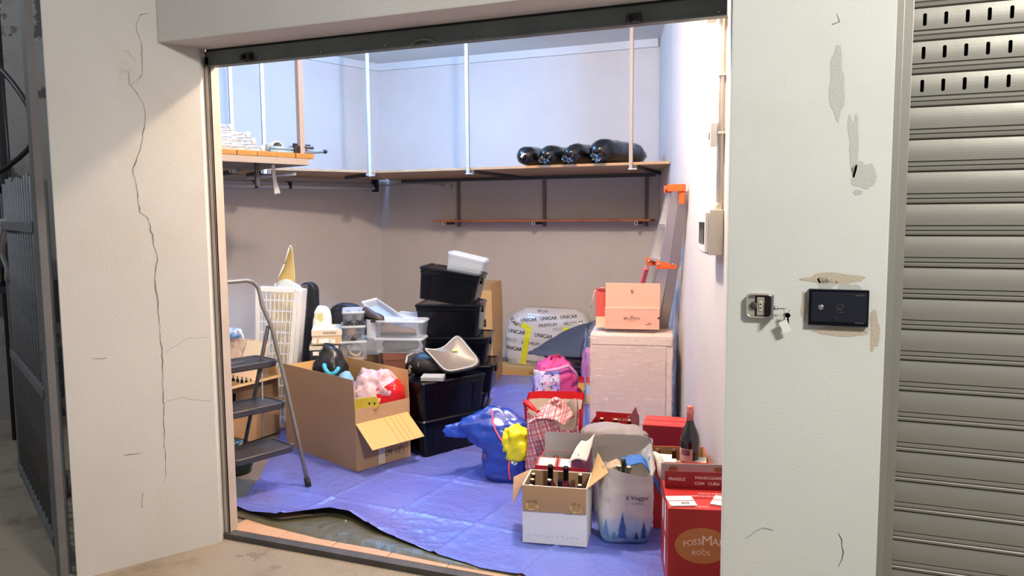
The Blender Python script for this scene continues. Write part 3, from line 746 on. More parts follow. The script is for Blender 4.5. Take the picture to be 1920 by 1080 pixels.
# ================================================================ outside fittings on the right pillar
def onf(px, py, off=0): return ony(px, py, -.2-off)
k0 = onf(1400, 549); k1 = onf(1449, 596)
ks = thing('key_switch', 'small metal key switch box with open lid on the right pillar', 'switch', ((k0.x+k1.x)/2, -.2, (k0.z+k1.z)/2))
kw = (k1.x-k0.x)/2; kh = (k0.z-k1.z)/2
M_km = mat('switch_metal', (186, 180, 164), .35, .5)
def ring_plate(w0, h0, r0, w1, h1, r1, y0, y1):
    M = MB()
    def L(w_, h_, r_, y): return [Vector((p.x, y, p.y)) for p in rr(w_, h_, r_, 5)]
    M.loft([L(w0,h0,r0,0), L(w0,h0,r0,y1), L(w1,h1,r1,y1), L(w1,h1,r1,y0)], 0); return M
ring_plate(2*kw, 2*kh, .016, 2*kw-.01, 2*kh-.01, .012, -.001, -.022).build('housing', M_km, ks, True)
MB().box(-kw+.004, kw-.004, -.004, -.001, -kh+.004, kh-.004).build('back_plate', mat('switch_dark', (58, 54, 50), .5), ks)
MB().box(-kw+.004, -kw*.35, -.008, -.004, -kh+.006, kh-.006).build('bezel', M_km, ks, bevel=.001)
MB().lathe([(.012,0),(.012,.012),(.008,.014)], 20, M=Matrix.Translation((-kw*.42,-.004,0)) @ Matrix.Rotation(R(90),4,'X')).build('cylinder_lock', mat('switch_dark', (58, 54, 50)), ks, True)
MB().box(-kw*.18, kw*.36, -.018, -.004, -kh*.78, kh*.72).build('rocker_frame', M_km, ks, bevel=.002)
rk_ = MB(); rk_.box(-kw*.02, kw*.22, -.022, -.018, -kh*.4, kh*.42); rkf = ks.children[-1]; rk_.build('rocker', mat('rocker_cream', (198, 190, 160), .4), rkf, bevel=.003)
ar = MB(); put(ar, ([Vector((-.004,0,0)),Vector((.004,0,0)),Vector((0,.006,0))],[(0,1,2)]), (kw*.1,-.022,kh*.1)); put(ar, ([Vector((-.004,0,0)),Vector((0,-.006,0)),Vector((.004,0,0))],[(0,1,2)]), (kw*.1,-.022,-kh*.1)); ar.build('arrow_mark', M_print_k, ks)
MB().box(kw-.001, kw+.004, -.055, -.01, -kh*.95, kh*.98).build('open_lid', M_chrome, ks, bevel=.002)
MB().lathe([(.006,0),(.006,.012)], 12, M=Matrix.Translation((kw+.004,-.03,-kh*.1)) @ Matrix.Rotation(R(90),4,'Y')).build('lid_lock', M_chrome, ks, True)
kx = kw+.016; kc = Vector(ks.location)
kb = thing('key_bunch', 'bunch of keys with pale plastic tag hanging from the key switch lid', 'keys', (kc.x+kx, kc.y-.03, kc.z-.005))
MB().box(-.0, .02, -.001, .001, -.002, .002).build('inserted_key', M_chrome, kb)
MB().tube([(.026+.008*math.cos(a), 0, -.006+.008*math.sin(a)) for a in [2*math.pi*i/20 for i in range(20)]], .0008, 6, closed=True).build('ring', M_chrome, kb, True)
def keyshape(ang, x0, z0, m):
    K = MB(); M4 = Matrix.Translation((x0, 0, z0)) @ Matrix.Rotation(R(ang), 4, 'Y')
    K.lathe([(.0075,-.001),(.0075,.001)], 14, M=M4 @ Matrix.Translation((0,0,-.006)) @ Matrix.Rotation(R(90),4,'X')); K.box(-.002,.002,-.0009,.0009,-.036,-.012,M=M4)
    for i in range(4): K.box(.002,.0038,-.0009,.0009,-.034+.005*i,-.0315+.005*i,M=M4)
    K.build('key', m, kb)
keyshape(-6, .028, -.014, mat('dark_key', (70, 62, 58), .4, .7)); keyshape(14, .024, -.014, M_chrome); keyshape(2, .031, -.015, mat('dark_key', (70, 62, 58)))
MB().tube([(.024,0,-.014),(.02,-.001,-.03),(.022,-.002,-.042)], .0006, 6).build('cord', M_black, kb, True)
MB().prism([(-.013,-.0),(.011,.012),(.026,-.024),(.004,-.034)], -.001, .001, M=Matrix.Translation((.016,-.002,-.045)) @ Matrix.Rotation(R(90),4,'X')).build('tag', mat('tag_cream', (226, 226, 214), .5), kb, bevel=.0005)
b0 = onf(1517, 542, .025); b1 = onf(1628, 614, .025)
mbx = thing('mailbox', 'flat black metal meter box with round lock set in the right pillar', 'box', ((b0.x+b1.x)/2, -.2, (b0.z+b1.z)/2))
bw = (b1.x-b0.x)/2; bh = (b0.z-b1.z)/2
MB().box(-bw, bw, -.022, -.0005, -bh, bh).build('frame', M_blackplastic, mbx, bevel=.002)
MB().box(-bw+.008, bw-.006, -.027, -.022, -bh+.012, bh-.008).build('door', mat('black_door', (18, 20, 30), .35), mbx, bevel=.003)
mbd = mbx.children[-1]
lk = Matrix.Translation((-bw*.58, -.027, bh*.02)) @ Matrix.Rotation(R(90),4,'X')
MB().lathe([(.009,0),(.009,.003),(.006,.005)], 18, M=lk).build('lock', M_chrome, mbd, True)
em = MB()
for k_, (rx_, rz_) in enumerate(((.011,.009),(.007,.005))):
    pts = [(bw*.05+rx_*math.cos(a)+.002*k_, -.0275, bh*.05+rz_*math.sin(a)) for a in [math.pi*(.15+1.5*i/16)+k_*2.4 for i in range(17)]]
    em.tube(pts, .0008, 5)
em.tube([(bw*-.1,-.0275,-bh*.22),(bw*.22,-.0275,-bh*.23)], .0009, 5); em.tube([(bw*-.16,-.0275,-bh*.6),(-bw*.1,-.0275,-bh*.5),(0,-.0275,-bh*.6)], .0008, 5)
em.build('embossed_emblem', mat('worn_black', (70, 70, 78), .4), mbd, True)
for z in (bh*.72, -bh*.78): MB().box(bw*.55, bw*.85, -.0285, -.027, z-.0015, z+.0015).build('hinge_mark', mat('worn_black', (70, 70, 78)), mbd)
# ================================================================ tarpaulin on the floor
def pl_interp(P, x):
    for a, b in zip(P, P[1:]):
        if a[0] <= x <= b[0]: return a[1]+(b[1]-a[1])*(x-a[0])/(b[0]-a[0])
    return P[0][1] if x < P[0][0] else P[-1][1]
FR = [(-3.6,.55)]+[tuple(onz(px, py)[:2]) for px, py in ((432,955),(470,974),(520,984),(570,978),(620,972),(655,978),(710,1005),(800,1040),(900,1070),(960,1080))]+[(-.7,.06),(-.2,.05)]
FR[1] = (FR[1][0]-.02, FR[1][1])
lift = [(-3.6,.01),(-2.78,.03),(-2.6,.03),(-2.45,.045),(-2.1,.05),(-1.95,.03),(-1.6,.012),(-1.2,.006),(-.2,.005)]
LB = [(.2,-2.80),(.45,-2.93),(.6,-3.04),(1.1,-3.36),(1.5,-3.7),(4.0,-3.75)]
NU, NV = 270, 230
BACK = onz(960, 703).y
def tarp_pt(u, v):
    yy = .05+(BACK-.05)*(v**1.25)
    xl = pl_interp(LB, yy); xr_ = wrx(min(yy, 4.5))-.03
    x = xl+(xr_-xl)*u; f = pl_interp(FR, x); y = f+(BACK-f)*(v**1.25)
    d = (y-f)
    z = .004 + pl_interp(lift, x)*math.exp(-(d/.10)**2)
    wv = noise.noise((x*2.2, y*2.6, 3.3)); w2 = abs(noise.noise((x*5.1+2, y*7.3, 1.7)))
    z += .004*(wv+1) + .006*(.4-w2)*(1 if w2 < .4 else 0)
    # sharp fold lines from packing, square to the sheet
    for fy in (.55, 1.05, 1.55, 2.05, 2.55, 3.05): z += .006*math.exp(-((y-fy+.06*x+.15)/.011)**2)
    for fx in (-2.42, -1.98, -1.54, -1.10, -.66): z += .008*math.exp(-((x-fx-.12*y)/.010)**2)
    w3 = abs(noise.noise((x*9+5, y*14, 6.1))); z += .004*max(0, .22-w3)/.22 * max(0, noise.noise((x*1.7, y*1.7, 9))+.35)
    return (x, y, max(z, .0045))
tp = thing('tarpaulin', 'crinkled blue plastic tarpaulin spread over the garage floor with olive underside', 'tarpaulin', (-2, 1.5, 0))
M_tarp = mat('blue_tarp', (104, 122, 212), .2, bump=.28, bscale=40, var=.18, vscale=2.2, col2=(108, 112, 194), spec=.9)
M_olive = mat('olive_tarp', (92, 88, 62), .35, bump=.35, bscale=18, var=.2, vscale=6, spec=.6)
tm = MB().grid(tarp_pt, NU, NV); tm.xf(Matrix.Translation((2, -1.5, 0))); tm.build('top_sheet', M_tarp, tp, True)
OL = [tuple(onz(px, py)[:2]) for px, py in ((440,968),(500,987),(600,1012),(700,1030),(800,1052),(900,1072),(968,1083))]
def olive_pt(u, v):
    x = OL[0][0]+(OL[-1][0]-OL[0][0])*u; y0 = pl_interp(OL, x); y1 = max(pl_interp(FR, x)+.05, y0+.004)
    y = y0+(y1-y0)*v; z = .0045+.006*(1+noise.noise((x*6, y*9, 8)))*min(1, v*4)*min(1,(1-u)*6+.1) + .014*math.sin(math.pi*min(1, v*1.3))*(1-u)*.6
    return (x+2, y-1.5, min(z, .022))
MB().grid(olive_pt, 70, 12).build('folded_underside', M_olive, tp, True)
ey = onz(648, 979, .045)
MB().tube([(ey.x+2+.009*math.cos(a), ey.y-1.5-.004, .045+.009*math.sin(a)) for a in [2*math.pi*i/16 for i in range(16)]], .003, 6, closed=True).build('eyelet', M_chrome, tp, True)
Z0 = .012                                           # things stand on the sheet
# ================================================================ helpers for goods
def carton(name, label, cat, A, rot, w, d, h, mats, z=Z0, t=.005, open_=True, flaps=(), group=None, bottom=True):
    """box; flaps = (side, angle from the box's top opening, length): 0 = closed lid, 90 = upright, 180+ = folded out and down"""
    th = thing(name, label, cat, place(A, rot, w, d, z), rot, group)
    M = MB(); W, D = w/2, d/2
    if open_:
        M.box(-W, W, -D, -D+t, 0, h); M.box(-W, W, D-t, D, 0, h); M.box(-W, -W+t, -D+t, D-t, 0, h); M.box(W-t, W, -D+t, D-t, 0, h); M.box(-W+t, W-t, -D+t, D-t, 0, t)
        # inner faces
        M.box(-W+t, W-t, -D+t, -D+t+.0006, t, h-.001, 1); M.box(-W+t, W-t, D-t-.0006, D-t, t, h-.001, 1); M.box(-W+t, -W+t+.0006, -D+t, D-t, t, h-.001, 1); M.box(W-t-.0006, W-t, -D+t, D-t, t, h-.001, 1)
    else: M.box(-W, W, -D, D, 0, h)
    body = M.build('body', mats, th, bevel=0 if open_ else .004)
    for side, ang, ln in flaps:
        F = MB(); n = {'front': ((0,-D,h), w, 0), 'back': ((0,D,h), w, 180), 'left': ((-W,0,h), d, -90), 'right': ((W,0,h), d, 90)}[side]
        F.box(-n[1]/2+.002, n[1]/2-.002, 0, ln, -.0015, .0005, 0); F.box(-n[1]/2+.002, n[1]/2-.002, 0, ln, -.0022, -.0015, 1)
        F.xf(Matrix.Translation(n[0]) @ Matrix.Rotation(R(n[2]), 4, 'Z') @ Matrix.Rotation(R(ang), 4, 'X'))
        F.build('flap', mats, th)
    return th
def tub(name, label, A, rot, w, d, h, z, mt, cat='storage bin', group=None, lid=True, taper=.9, rx=0, ry=0, rim_m=None, lidh=.022, ribs=True):
    th = thing(name, label, cat, place(A, rot, w, d, z), rot, group, rx, ry)
    rim_m = rim_m or mt; hb = h-lidh
    L = [rr(w*taper, d*taper, .02, 4, 0), rr(w*taper, d*taper, .025, 4, .004), rr(w*(taper+.07), d*(taper+.07), .03, 4, hb*.86), rr(w*.99, d*.99, .03, 4, hb*.88), rr(w*.99, d*.99, .03, 4, hb)]
    if not lid: L += [rr(w*.965, d*.965, .028, 4, hb), rr(w*(taper-.02), d*(taper-.02), .02, 4, .008)]
    bod = MB().loft(L, 0, True, True).build('body', mt, th, True); bod.modifiers.new('e', 'EDGE_SPLIT').split_angle = R(35); lido = th
    if lid:
        L = [rr(w, d, .03, 4, hb), rr(w*1.02, d*1.02, .032, 4, hb+.003), rr(w*1.02, d*1.02, .032, 4, h-.008), rr(w*.99, d*.985, .03, 4, h), rr(w*.93, d*.9, .025, 4, h), rr(w*.92, d*.89, .025, 4, h-.005)]
        o = lido = MB().loft(L, 0, True, True).build('lid', rim_m, th, True); o.modifiers.new('e', 'EDGE_SPLIT').split_angle = R(35)
    if ribs:
        for s_ in (-1, 1):
            MB().box(s_*w*.5-.006, s_*w*.5+.006, -d*.13, d*.13, hb-.05, hb+.004).build('clip_handle', rim_m, lido, bevel=.003)
            M = MB(); M.bar((s_*w*.30, -d*(taper)/2-.001, .02), (s_*w*.315, -d*(taper+.07)/2-.001, hb*.84), .02, .006, up=(0,1,0)); M.build('rib', mt, bod)
    return th
def shoe(name, label, loc, rz, m, ln=.25, rx=0, group=None, heel=0):
    th = thing(name, label, 'shoe', loc, rz, group, rx)
    S = [(0,.03,.075),(.08,.034,.085),(.2,.036,.08),(.35,.035,.068),(.55,.038,.052),(.75,.044,.045),(.9,.038,.036),(.98,.02,.022),(1,.006,.01)]
    L = []
    for t, wd, hh in S:
        L.append([Vector((t*ln-ln/2, wd*math.cos(a)*(1 if math.sin(a) < 0 else .85), .012+max(0, hh*(.5+.5*math.sin(a))))) for a in [2*math.pi*i/16 for i in range(16)]])
    MB().loft(L, 0, True, True).build('upper', m, th, True)
    MB().prism([(t*ln-ln/2, wd*1.03) for t, wd, hh in S]+[(t*ln-ln/2, -wd*1.03) for t, wd, hh in reversed(S)], 0, .013).build('sole', mat('sole_dark', (40, 36, 34), .7), th)
    return th
def bottle(name, label, x, y, z, h=.3, r=.038, glass=None, foil=None, cap=None, group=None, parent_rot=0, cat='bottle', lab=None):
    th = thing(name, label, cat, (x, y, z), random.uniform(0, 6), group)
    P = [(r*.9,0),(r,.004),(r,h*.55),(r*.96,h*.6),(r*.7,h*.68),(r*.42,h*.75),(r*.36,h*.8),(r*.35,h*.96)]
    MB().lathe(P, 20).build('glass', glass or M_glass_k, th, True)
    MB().lathe([(r*.38,h*.79),(r*.385,h*.955),(r*.43,h*.957),(r*.43,h*.985),(r*.36,h*.99)], 18).build('foil', foil or M_foil_k, th, True)
    MB().lathe([(r*.36,h*.989),(r*.36,h),(r*.30,h*1.004)], 16).build('cap', cap or M_cork, th, True)
    if lab: MB().lathe([(r+.0008,h*.2),(r+.0008,h*.45)], 20, c0=False, c1=False).build('label', lab, th, True)
    return th
# ================================================================ step ladder by the left jamb
M_grey = mat('step_grey_tube', (128, 124, 120), .4, .4, var=.12, vscale=14); M_step = mat('step_plastic', (52, 50, 54), .42, bump=.1, bscale=70)
fR = Vector((-2.618, .699)); su = Vector((.34, .94)).normalized(); sv = Vector((-su.y, su.x))
s1 = Vector((-2.622, .603)); srot = math.atan2(su.y, su.x)
SO = s1 - su*.19
sl_ = thing('step_ladder', 'grey folding step ladder with three dark plastic treads beside the left jamb', 'step ladder', (SO.x, SO.y, Z0), srot)
inv = (Matrix.Translation((SO.x, SO.y, Z0)) @ Matrix.Rotation(srot, 4, 'Z')).inverted()
for z, c in ((.24, (-2.622,.603)), (.47, (-2.697,.639)), (.70, (-2.754,.656))):
    q = inv @ Vector((c[0], c[1], 0)); W = .185; x1 = q.x+.0; y0 = q.y; dpt = .235
    cxm = x1-W; M = MB()
    L = [rr(2*W*.96, dpt*.94, .03, 4, z-.036, cxm, y0+dpt/2), rr(2*W, dpt, .035, 4, z-.03, cxm, y0+dpt/2), rr(2*W, dpt, .035, 4, z-.003, cxm, y0+dpt/2), rr(2*W*.985, dpt*.975, .033, 4, z, cxm, y0+dpt/2), rr(2*W*.95, dpt*.93, .03, 4, z, cxm, y0+dpt/2), rr(2*W*.94, dpt*.92, .03, 4, z-.005, cxm, y0+dpt/2)]
    M.loft(L, 0, True, True); o = M.build('tread', M_step, sl_, True); o.modifiers.new('e', 'EDGE_SPLIT').split_angle = R(40)
    if z > .6: MB().box(cxm-.05, cxm+.05, y0+dpt*.45, y0+dpt*.62, z-.005, z-.002).build('moulded_badge', mat('badge_grey', (84, 84, 90), .4), sl_)
    MB().box(x1-.005, x1+.03, y0+.05, y0+.075, z-.028, z-.008).build('tread_bracket', M_grey, sl_); MB().box(cxm-W-.03, cxm-W+.005, y0+.05, y0+.075, z-.028, z-.008).build('tread_bracket', M_grey, sl_)
def lad_pt(px, py, y): # point of the rail plane (ladder-local y constant)
    n3 = Vector((sv.x, sv.y, 0)); P = Vector((SO.x, SO.y, 0)) + n3*y; q = onpl(px, py, P, n3); return inv @ q
rp = [lad_pt(578, 905, -.03), lad_pt(557, 815, .03), lad_pt(537, 725, .075), lad_pt(521, 660, .115), lad_pt(509, 612, .14), lad_pt(499, 590, .155), lad_pt(491, 572, .165), lad_pt(487, 550, .175), lad_pt(483, 538, .18), lad_pt(474, 529, .182), lad_pt(462, 526, .183)]
rp[0].z = .004
mid = s1*0; cxm = rp[2].x - .215
rp2 = [Vector((2*(-.0)-p.x + 2*(rp[3].x-.205), p.y, p.z)) for p in reversed(rp)]
hx = rp[-1]
MB().tube(rp + rp2, .0115, 12).build('rail_handle', M_grey, sl_, True)
for p, q in ((rp[0], rp[1]), (rp2[-1], rp2[-2])):
    d = (q-p).normalized(); MB().tube([p - d*.004, p+d*.045], .017, 12).build('rubber_foot', M_dark, sl_, True)
ht = rp[4]; hb_ = inv @ onz(497, 868, 0)
for s_ in (0, 1):
    x = ht.x-.012 if not s_ else rp2[6].x+.012; xb = x-.01 if not s_ else x+.01
    MB().tube([(x, ht.y+.015, ht.z), (xb, max(.5, hb_.y*.9), .02)], .011, 10).build('rear_leg', mat('step_dark_tube', (84, 82, 84), .4, .4), sl_, True)
    MB().tube([(xb, max(.5, hb_.y*.9), .0), (xb, max(.5, hb_.y*.9), .04)], .015, 10).build('rubber_foot', M_dark, sl_, True)
    MB().tube([(x+.004, .24, .69), (x+.006, .26, .25)], .004, 8).build('tie_rod', M_galv, sl_, True)
# ================================================================ cartons and goods left of the big box
A = onz(408, 852); Bq = onz(525, 812); rot, L_ = frame(A, Bq)
lc = carton('open_carton', 'large open brown carton standing behind the step ladder', 'box', (A.x, A.y), rot, L_, .36, .40, [M_card, M_card_l], flaps=(('front', 172, .13), ('right', 80, .12)))
def inside(th, x, y, z): return Matrix.Translation(th.location) @ Matrix.Rotation(th.rotation_euler.z, 4, 'Z') @ Vector((x, y, z))
def sheetq(name, label, cat, q4, m, t=.003, parent=None):
    P = [Vector(p) for p in q4]; o = MB().grid(lambda u, v: (P[0]*(1-u)+P[1]*u)*(1-v)+(P[3]*(1-u)+P[2]*u)*v, 6, 6).build(name, m, parent, False, solid=t)
    if label: tag(o, label, cat)
    return o
pn = Vector((FW.x, FW.y, 0)).normalized()
c0 = inside(lc, -.0, -.02, .3)
def pc(px, py, off, base=c0): return onpl(px, py, base + pn*off, pn)
cat_ = thing('newspaper', 'cream printed newspaper sheets standing in the carton behind the step ladder', 'newspaper', tuple(c0))
def shp(ps, off, base): return [pc(px, py, off, base)-base for px, py in ps]
sheetq('sheet', None, None, shp([(414,700),(498,690),(505,640),(424,632)], .02, c0), mat('newsprint', (226, 212, 190), .8, var=.25, vscale=26, col2=(206, 168, 150)), parent=cat_)
sheetq('sheet', None, None, shp([(452,676),(493,668),(505,646),(464,638)], .0, c0), mat('cream_paper', (232, 218, 190), .8, var=.06), parent=cat_)
gd_ = thing('bottle_leaflet', 'pale orange leaflet printed with a row of dark bottles, below the newspaper', 'leaflet', tuple(c0))
sheetq('sheet', None, None, shp([(413,712),(476,724),(489,690),(418,690)], -.03, c0), mat('leaflet_paper', (238, 208, 178), .7), parent=gd_)
for i in range(7):
    px = 421+8.2*i; py = 708+1.6*i
    q = [pc(px+a, py+b, -.034)-c0 for a, b in ((-3,3.5),(3,4.5),(2.6,-1),(.9,-3),(.9,-8),(-.7,-8),(-.9,-3),(-2.6,-1.6))]
    MB().add(q, [tuple(range(8))]).build('printed_bottle', M_print_k, gd_, solid=.001)
t = thing('spray_pack', 'blue and white plastic packet lying on top of the newspaper', 'packet', tuple(pc(432, 634, -.03)))
M = MB(); blob(M, .16, .08, .07, 3, .012, 14, 5); M.build('pouch', mat('packet_blue', (74, 140, 206), .35, var=.5, vscale=18, col2=(220, 226, 232)), t, True)
M = MB(); M.tube([(.05,0,.05),(.09,-.02,.06),(.12,-.02,.03),(.125,-.02,-.01)], .006, 8); M.build('white_cord', M_white, t, True)
t = thing('oval_lid', 'grey oval roasting dish with pale rim behind the newspaper', 'dish', tuple(inside(lc, -.12, .12, .50)))
M = MB(); M.loft([sl(.28,.2,2,40,0,0,0), sl(.36,.26,2,40,0,0,.05), sl(.38,.28,2,40,0,0,.052), sl(.37,.27,2,40,0,0,.06)], 0, True, False); M.build('dish', mat('dish_grey', (150, 152, 164), .35, .3), t, True)
MB().loft([sl(.39,.29,2,40,0,0,.06), sl(.38,.28,2,40,0,0,.075), sl(.2,.14,2,40,0,0,.10)], 0, True, True).build('lid', mat('lid_grey', (128, 130, 140), .3, .2), t, True)
MB().box(-.12,.12,-.09,.09,-.30,-.001).build('support_tin', mat('old_tin', (176, 156, 124), .4, .4), t, bevel=.01)
t = thing('cooking_pot', 'dark round pot with black handle inside the carton behind the step ladder', 'pot', tuple(inside(lc, -.12, -.06, .235)))
MB().lathe([(.09,0),(.10,.01),(.105,.13),(.11,.135),(.10,.14),(.09,.05)], 28).build('pot', mat('pot_grey', (110, 108, 104), .35, .4), t, True)
MB().tube([(.105,0,.1),(.13,-.02,.11),(.135,-.03,.08),(.12,-.02,.03)], .009, 10).build('handle', M_blackplastic, t, True)
# dark corner bag under the ladder
bq = onz(434, 905)
t = thing('dark_sack', 'dark green-black plastic sack in the corner under the step ladder', 'bag', (bq.x-.16, bq.y+.12, 0), R(60))
M = MB(); sack(M, .3, .22, .2, [(0,1,1,0,0),(.5,1.05,1,0,0),(.85,.8,.7,.02,0),(1,.4,.3,.02,.02)], 3, .02, 9, 8, top='closed'); M.build('sack', mat('dark_green_film', (26, 40, 32), .25, bump=.3, bscale=12), t, True)
# ================================================================ white folded playpen in clear film, yellow pleated sheet, gig bag
pa = onz(496, 805); pb_ = onz(549, 790)
rot, L_ = frame(pa, pb_)
pp = thing('folded_playpen', 'white lattice playpen panels folded flat and wrapped in clear film', 'playpen', (pa.x, pa.y, Z0), R(21))
hp_ = .98
def ppz(px, py): 
    q = onpl(px, py, Vector((pa.x, pa.y, 0)), Vector((-math.sin(R(21)), math.cos(R(21)), 0))); q = Matrix.Rotation(-R(21), 4, 'Z') @ (q-Vector((pa.x, pa.y, 0))); return q
tl_, tr_, bl_, br_ = ppz(484, 545), ppz(556, 548), ppz(484, 800), ppz(536, 798)
def lattice(off, name):
    o_ = Vector((0, off, 0)); W = tr_-tl_
    M = MB(); 
    a, b, c, d = (v+o_ for v in (Vector((bl_.x,0,.0)), Vector((br_.x,0,.0)), Vector((tr_.x,0,tr_.z)), Vector((tl_.x,0,tl_.z))))
    M.bar(a, d, .03, .02, up=(0,1,0)); M.bar(b, c, .03, .02, up=(0,1,0)); M.bar(a, b, .02, .03); M.bar(d, c, .02, .03)
    for i in range(1, 13): M.bar(a.lerp(d, i/13), b.lerp(c, i/13), .006, .006)
    for i in range(1, 9): M.bar(a.lerp(b, i/9), d.lerp(c, i/9), .005, .005, up=(0,1,0))
    M.build('lattice_panel', M_white, pp); return a, b, c, d
lattice(0, 0); lattice(.055, 0)
for off in (.11,):
    o_ = Vector((0, off, 0))
    M = MB(); M.bar(Vector((br_.x+.005, off, 0)), Vector((tr_.x+.005, off, tr_.z)), .05, .12, up=(0,1,0)); M.build('side_panel', mat('off_white', (226, 222, 220), .5), pp, bevel=.006)
film_ = MB(); LL = []
for i in range(19):
    t_ = i/18; xl = bl_.x+(tl_.x-bl_.x)*t_; xr2 = br_.x+(tr_.x-br_.x)*t_; ring = []
    for p in sl(xr2-xl+.07, .24, 7, 48, (xl+xr2)/2+.01, .06, tl_.z*t_*1.01+.01): ring.append(p + Vector((p.x-(xl+xr2)/2, p.y-.06, 0)).normalized()*crease(p, 9, 3)*.014 + Vector((0,0,.015*noise.noise(p*7) if i == 18 else 0)))
    LL.append(ring)
film_.loft(LL, 0, False, False); film_.build('film_wrap', film('clear_film', (236, 240, 246), .08, .5, 9, (2, 2, .6)), pp, True)
M = MB(); M.grid(lambda u, v: (tl_.x+.05+.24*u, .05+.05*v, tl_.z-.02+.08*v*math.sin(math.pi*u)+.02*noise.noise((u*5, v*4, 2))), 10, 6); M.build('loose_film', mat('blue_film', (190, 216, 226), .2, alpha=.6, bump=.5, bscale=14), pp, True)
ys = ony(530, 545, pa.y+.55)
t = thing('pleated_panel', 'yellow pleated foam panel rising to a point behind the playpen', 'foam panel', (ys.x, ys.y, 0))
base = Vector((ys.x, ys.y, 0)); n21 = Vector((FW.x, FW.y, 0)).normalized()
pts = [onpl(px, py, base, n21)-base for px, py in ((508,560),(554,560),(552,505),(548,466),(546,460),(543,464),(534,495),(518,530))]
bot = [Vector((pts[0].x, pts[0].y, 0)), Vector((pts[1].x, pts[1].y, 0))]
Lr = [pts[1], pts[2], pts[3], pts[4]]; Ll = [pts[0], pts[7], pts[6], pts[5]]
M = MB(); n = 26
def pp_pt(u, v):
    k = v*4
    if k < 1: l = bot[0].lerp(pts[0], k); r_ = bot[1].lerp(pts[1], k)
    else:
        i = min(2, int(k-1)); f = min(1, k-1-i); l = Ll[i].lerp(Ll[i+1], f); r_ = Lr[i].lerp(Lr[i+1], f)
    p = l.lerp(r_, u); return p + n21*(.006 if int(round(u*n)) % 2 else -.006) + Vector((0,0,.004*noise.noise(p*20)))
M.grid(pp_pt, n, 24); M.build('pleats', mat('yellow_foam', (236, 216, 152), .8, var=.1, vscale=12), t, False, solid=.006)
M = MB(); 
for a, b in ((pts[0], pts[7]), (pts[7], pts[6]), (pts[6], pts[5]), (pts[5], pts[4])): M.tube([a - n21*.01, b - n21*.01], .006, 6)
M.build('pale_edging', M_white, t, True)
gb = ony(581, 600, pa.y+.6)
t = thing('gig_bag', 'tall black padded instrument bag with rounded top behind the playpen', 'instrument bag', (gb.x, gb.y, 0), R(18))
gt = ony(581, 529, gb.y).z; gw = (ony(594, 560, gb.y).x-ony(567, 560, gb.y).x)*.5
out = [(-gw*1.5, 0), (gw*1.5, 0), (gw*1.55, .3), (gw, .62)]+[(gw*math.cos(a), gt-gw+gw*math.sin(a)) for a in [math.pi*i/12 for i in range(13)]]+[(-gw, .62), (-gw*1.55, .3)]
MB().prism(out, -.05, .05, M=Matrix.Rotation(R(90), 4, 'X')).build('bag', mat('black_nylon', (22, 24, 34), .6, bump=.2, bscale=60), t, bevel=.018)
MB().tube([(x*.86, -.052, gt+(z-gt)*.98) for x, z in out[4:17]], .004, 6).build('zip', mat('zip_grey', (70, 74, 88), .4), t, True)
# black crate between playpen and big box
bc = onz(550, 812)
t = carton('dark_box', 'low black box with a small white label between playpen and large carton', 'box', (bc.x-.02, bc.y+.06), R(30), .17, .18, .33, [M_blackplastic], open_=False)
MB().box(-.04, .02, -.0915, -.090, .19, .23).build('label', M_paper, t)
# ================================================================ big open carton with flaps
C0 = onz(669, 888); CL = onz(573, 830); CR = onz(770, 858)
v_ = Vector((CL.x-C0.x, CL.y-C0.y)); u_ = Vector((CR.x-C0.x, CR.y-C0.y)); rot = math.atan2(u_.y, u_.x)
bw_, bd_ = u_.length, v_.length
bh_ = onpl(669, 772, C0, pn).z
fl_h = onpl(664, 716, C0, pn).z - bh_
big = carton('large_carton', 'big open brown cardboard box full of bags and shoes on the tarpaulin', 'box', (C0.x, C0.y), rot, bw_, bd_, bh_, [M_card, M_card_l], z=.01, flaps=(('left', 92, fl_h), ('right', 88, fl_h*1.0), ('back', 100, .16)))
# front flap folded outwards and down, pale inside with score lines
F = thing('t', 'x', 'x'); bpy.data.objects.remove(F)
fp = [onpl(px, py, C0, pn) for px, py in ((678,797),(762,753),(795,799),(707,850))]
W2_, D2_ = bw_/2, bd_/2
fm = MB(); fm.box(-W2_+.02, W2_+.0, 0, .2, -.003, 0, 0); fm.box(-W2_+.02, W2_+.0, 0, .2, 0, .002, 1)
for x in (-.11, -.075, -.04, .0): fm.box(x-.002, x+.002, .0, .2, .002, .0026, 2)
fm.xf(Matrix.Translation((0, -D2_-.002, bh_-.085)) @ Matrix.Rotation(R(180), 4, 'Z') @ Matrix.Rotation(R(-38), 4, 'X'))
fm.build('front_flap', [M_card, M_card_l, mat('score_line', (168, 128, 78), .9)], big)
pr = MB(); put(pr, rect_geo(.13, .03), (.09, -D2_-.001, .125), (1,0,0), (0,0,1)); pr.build('printed_bar', M_print_k, big)
pr = MB(); put(pr, text_geo('VICTORIA', .02, .0006), (.09, -D2_-.0022, .125), (1,0,0), (0,0,1)); pr.build('lettering', M_card_l, big)
pr = MB()
for i in range(3): put(pr, rect_geo(.035, .003), (.10+.012*i, -D2_-.001, .05+.014*i)); put(pr, rect_geo(.003, .035), (.085+.03*i, -D2_-.001, .06))
put(pr, text_geo('LM', .045, .0003), (.03, -D2_-.001, .06)); pr.build('printed_marks', M_print_k, big)
tpm = MB(); put(tpm, rect_geo(.05, .16), (-.02, -D2_-.0012, .085)); tpm.build('tape', M_tape, big)
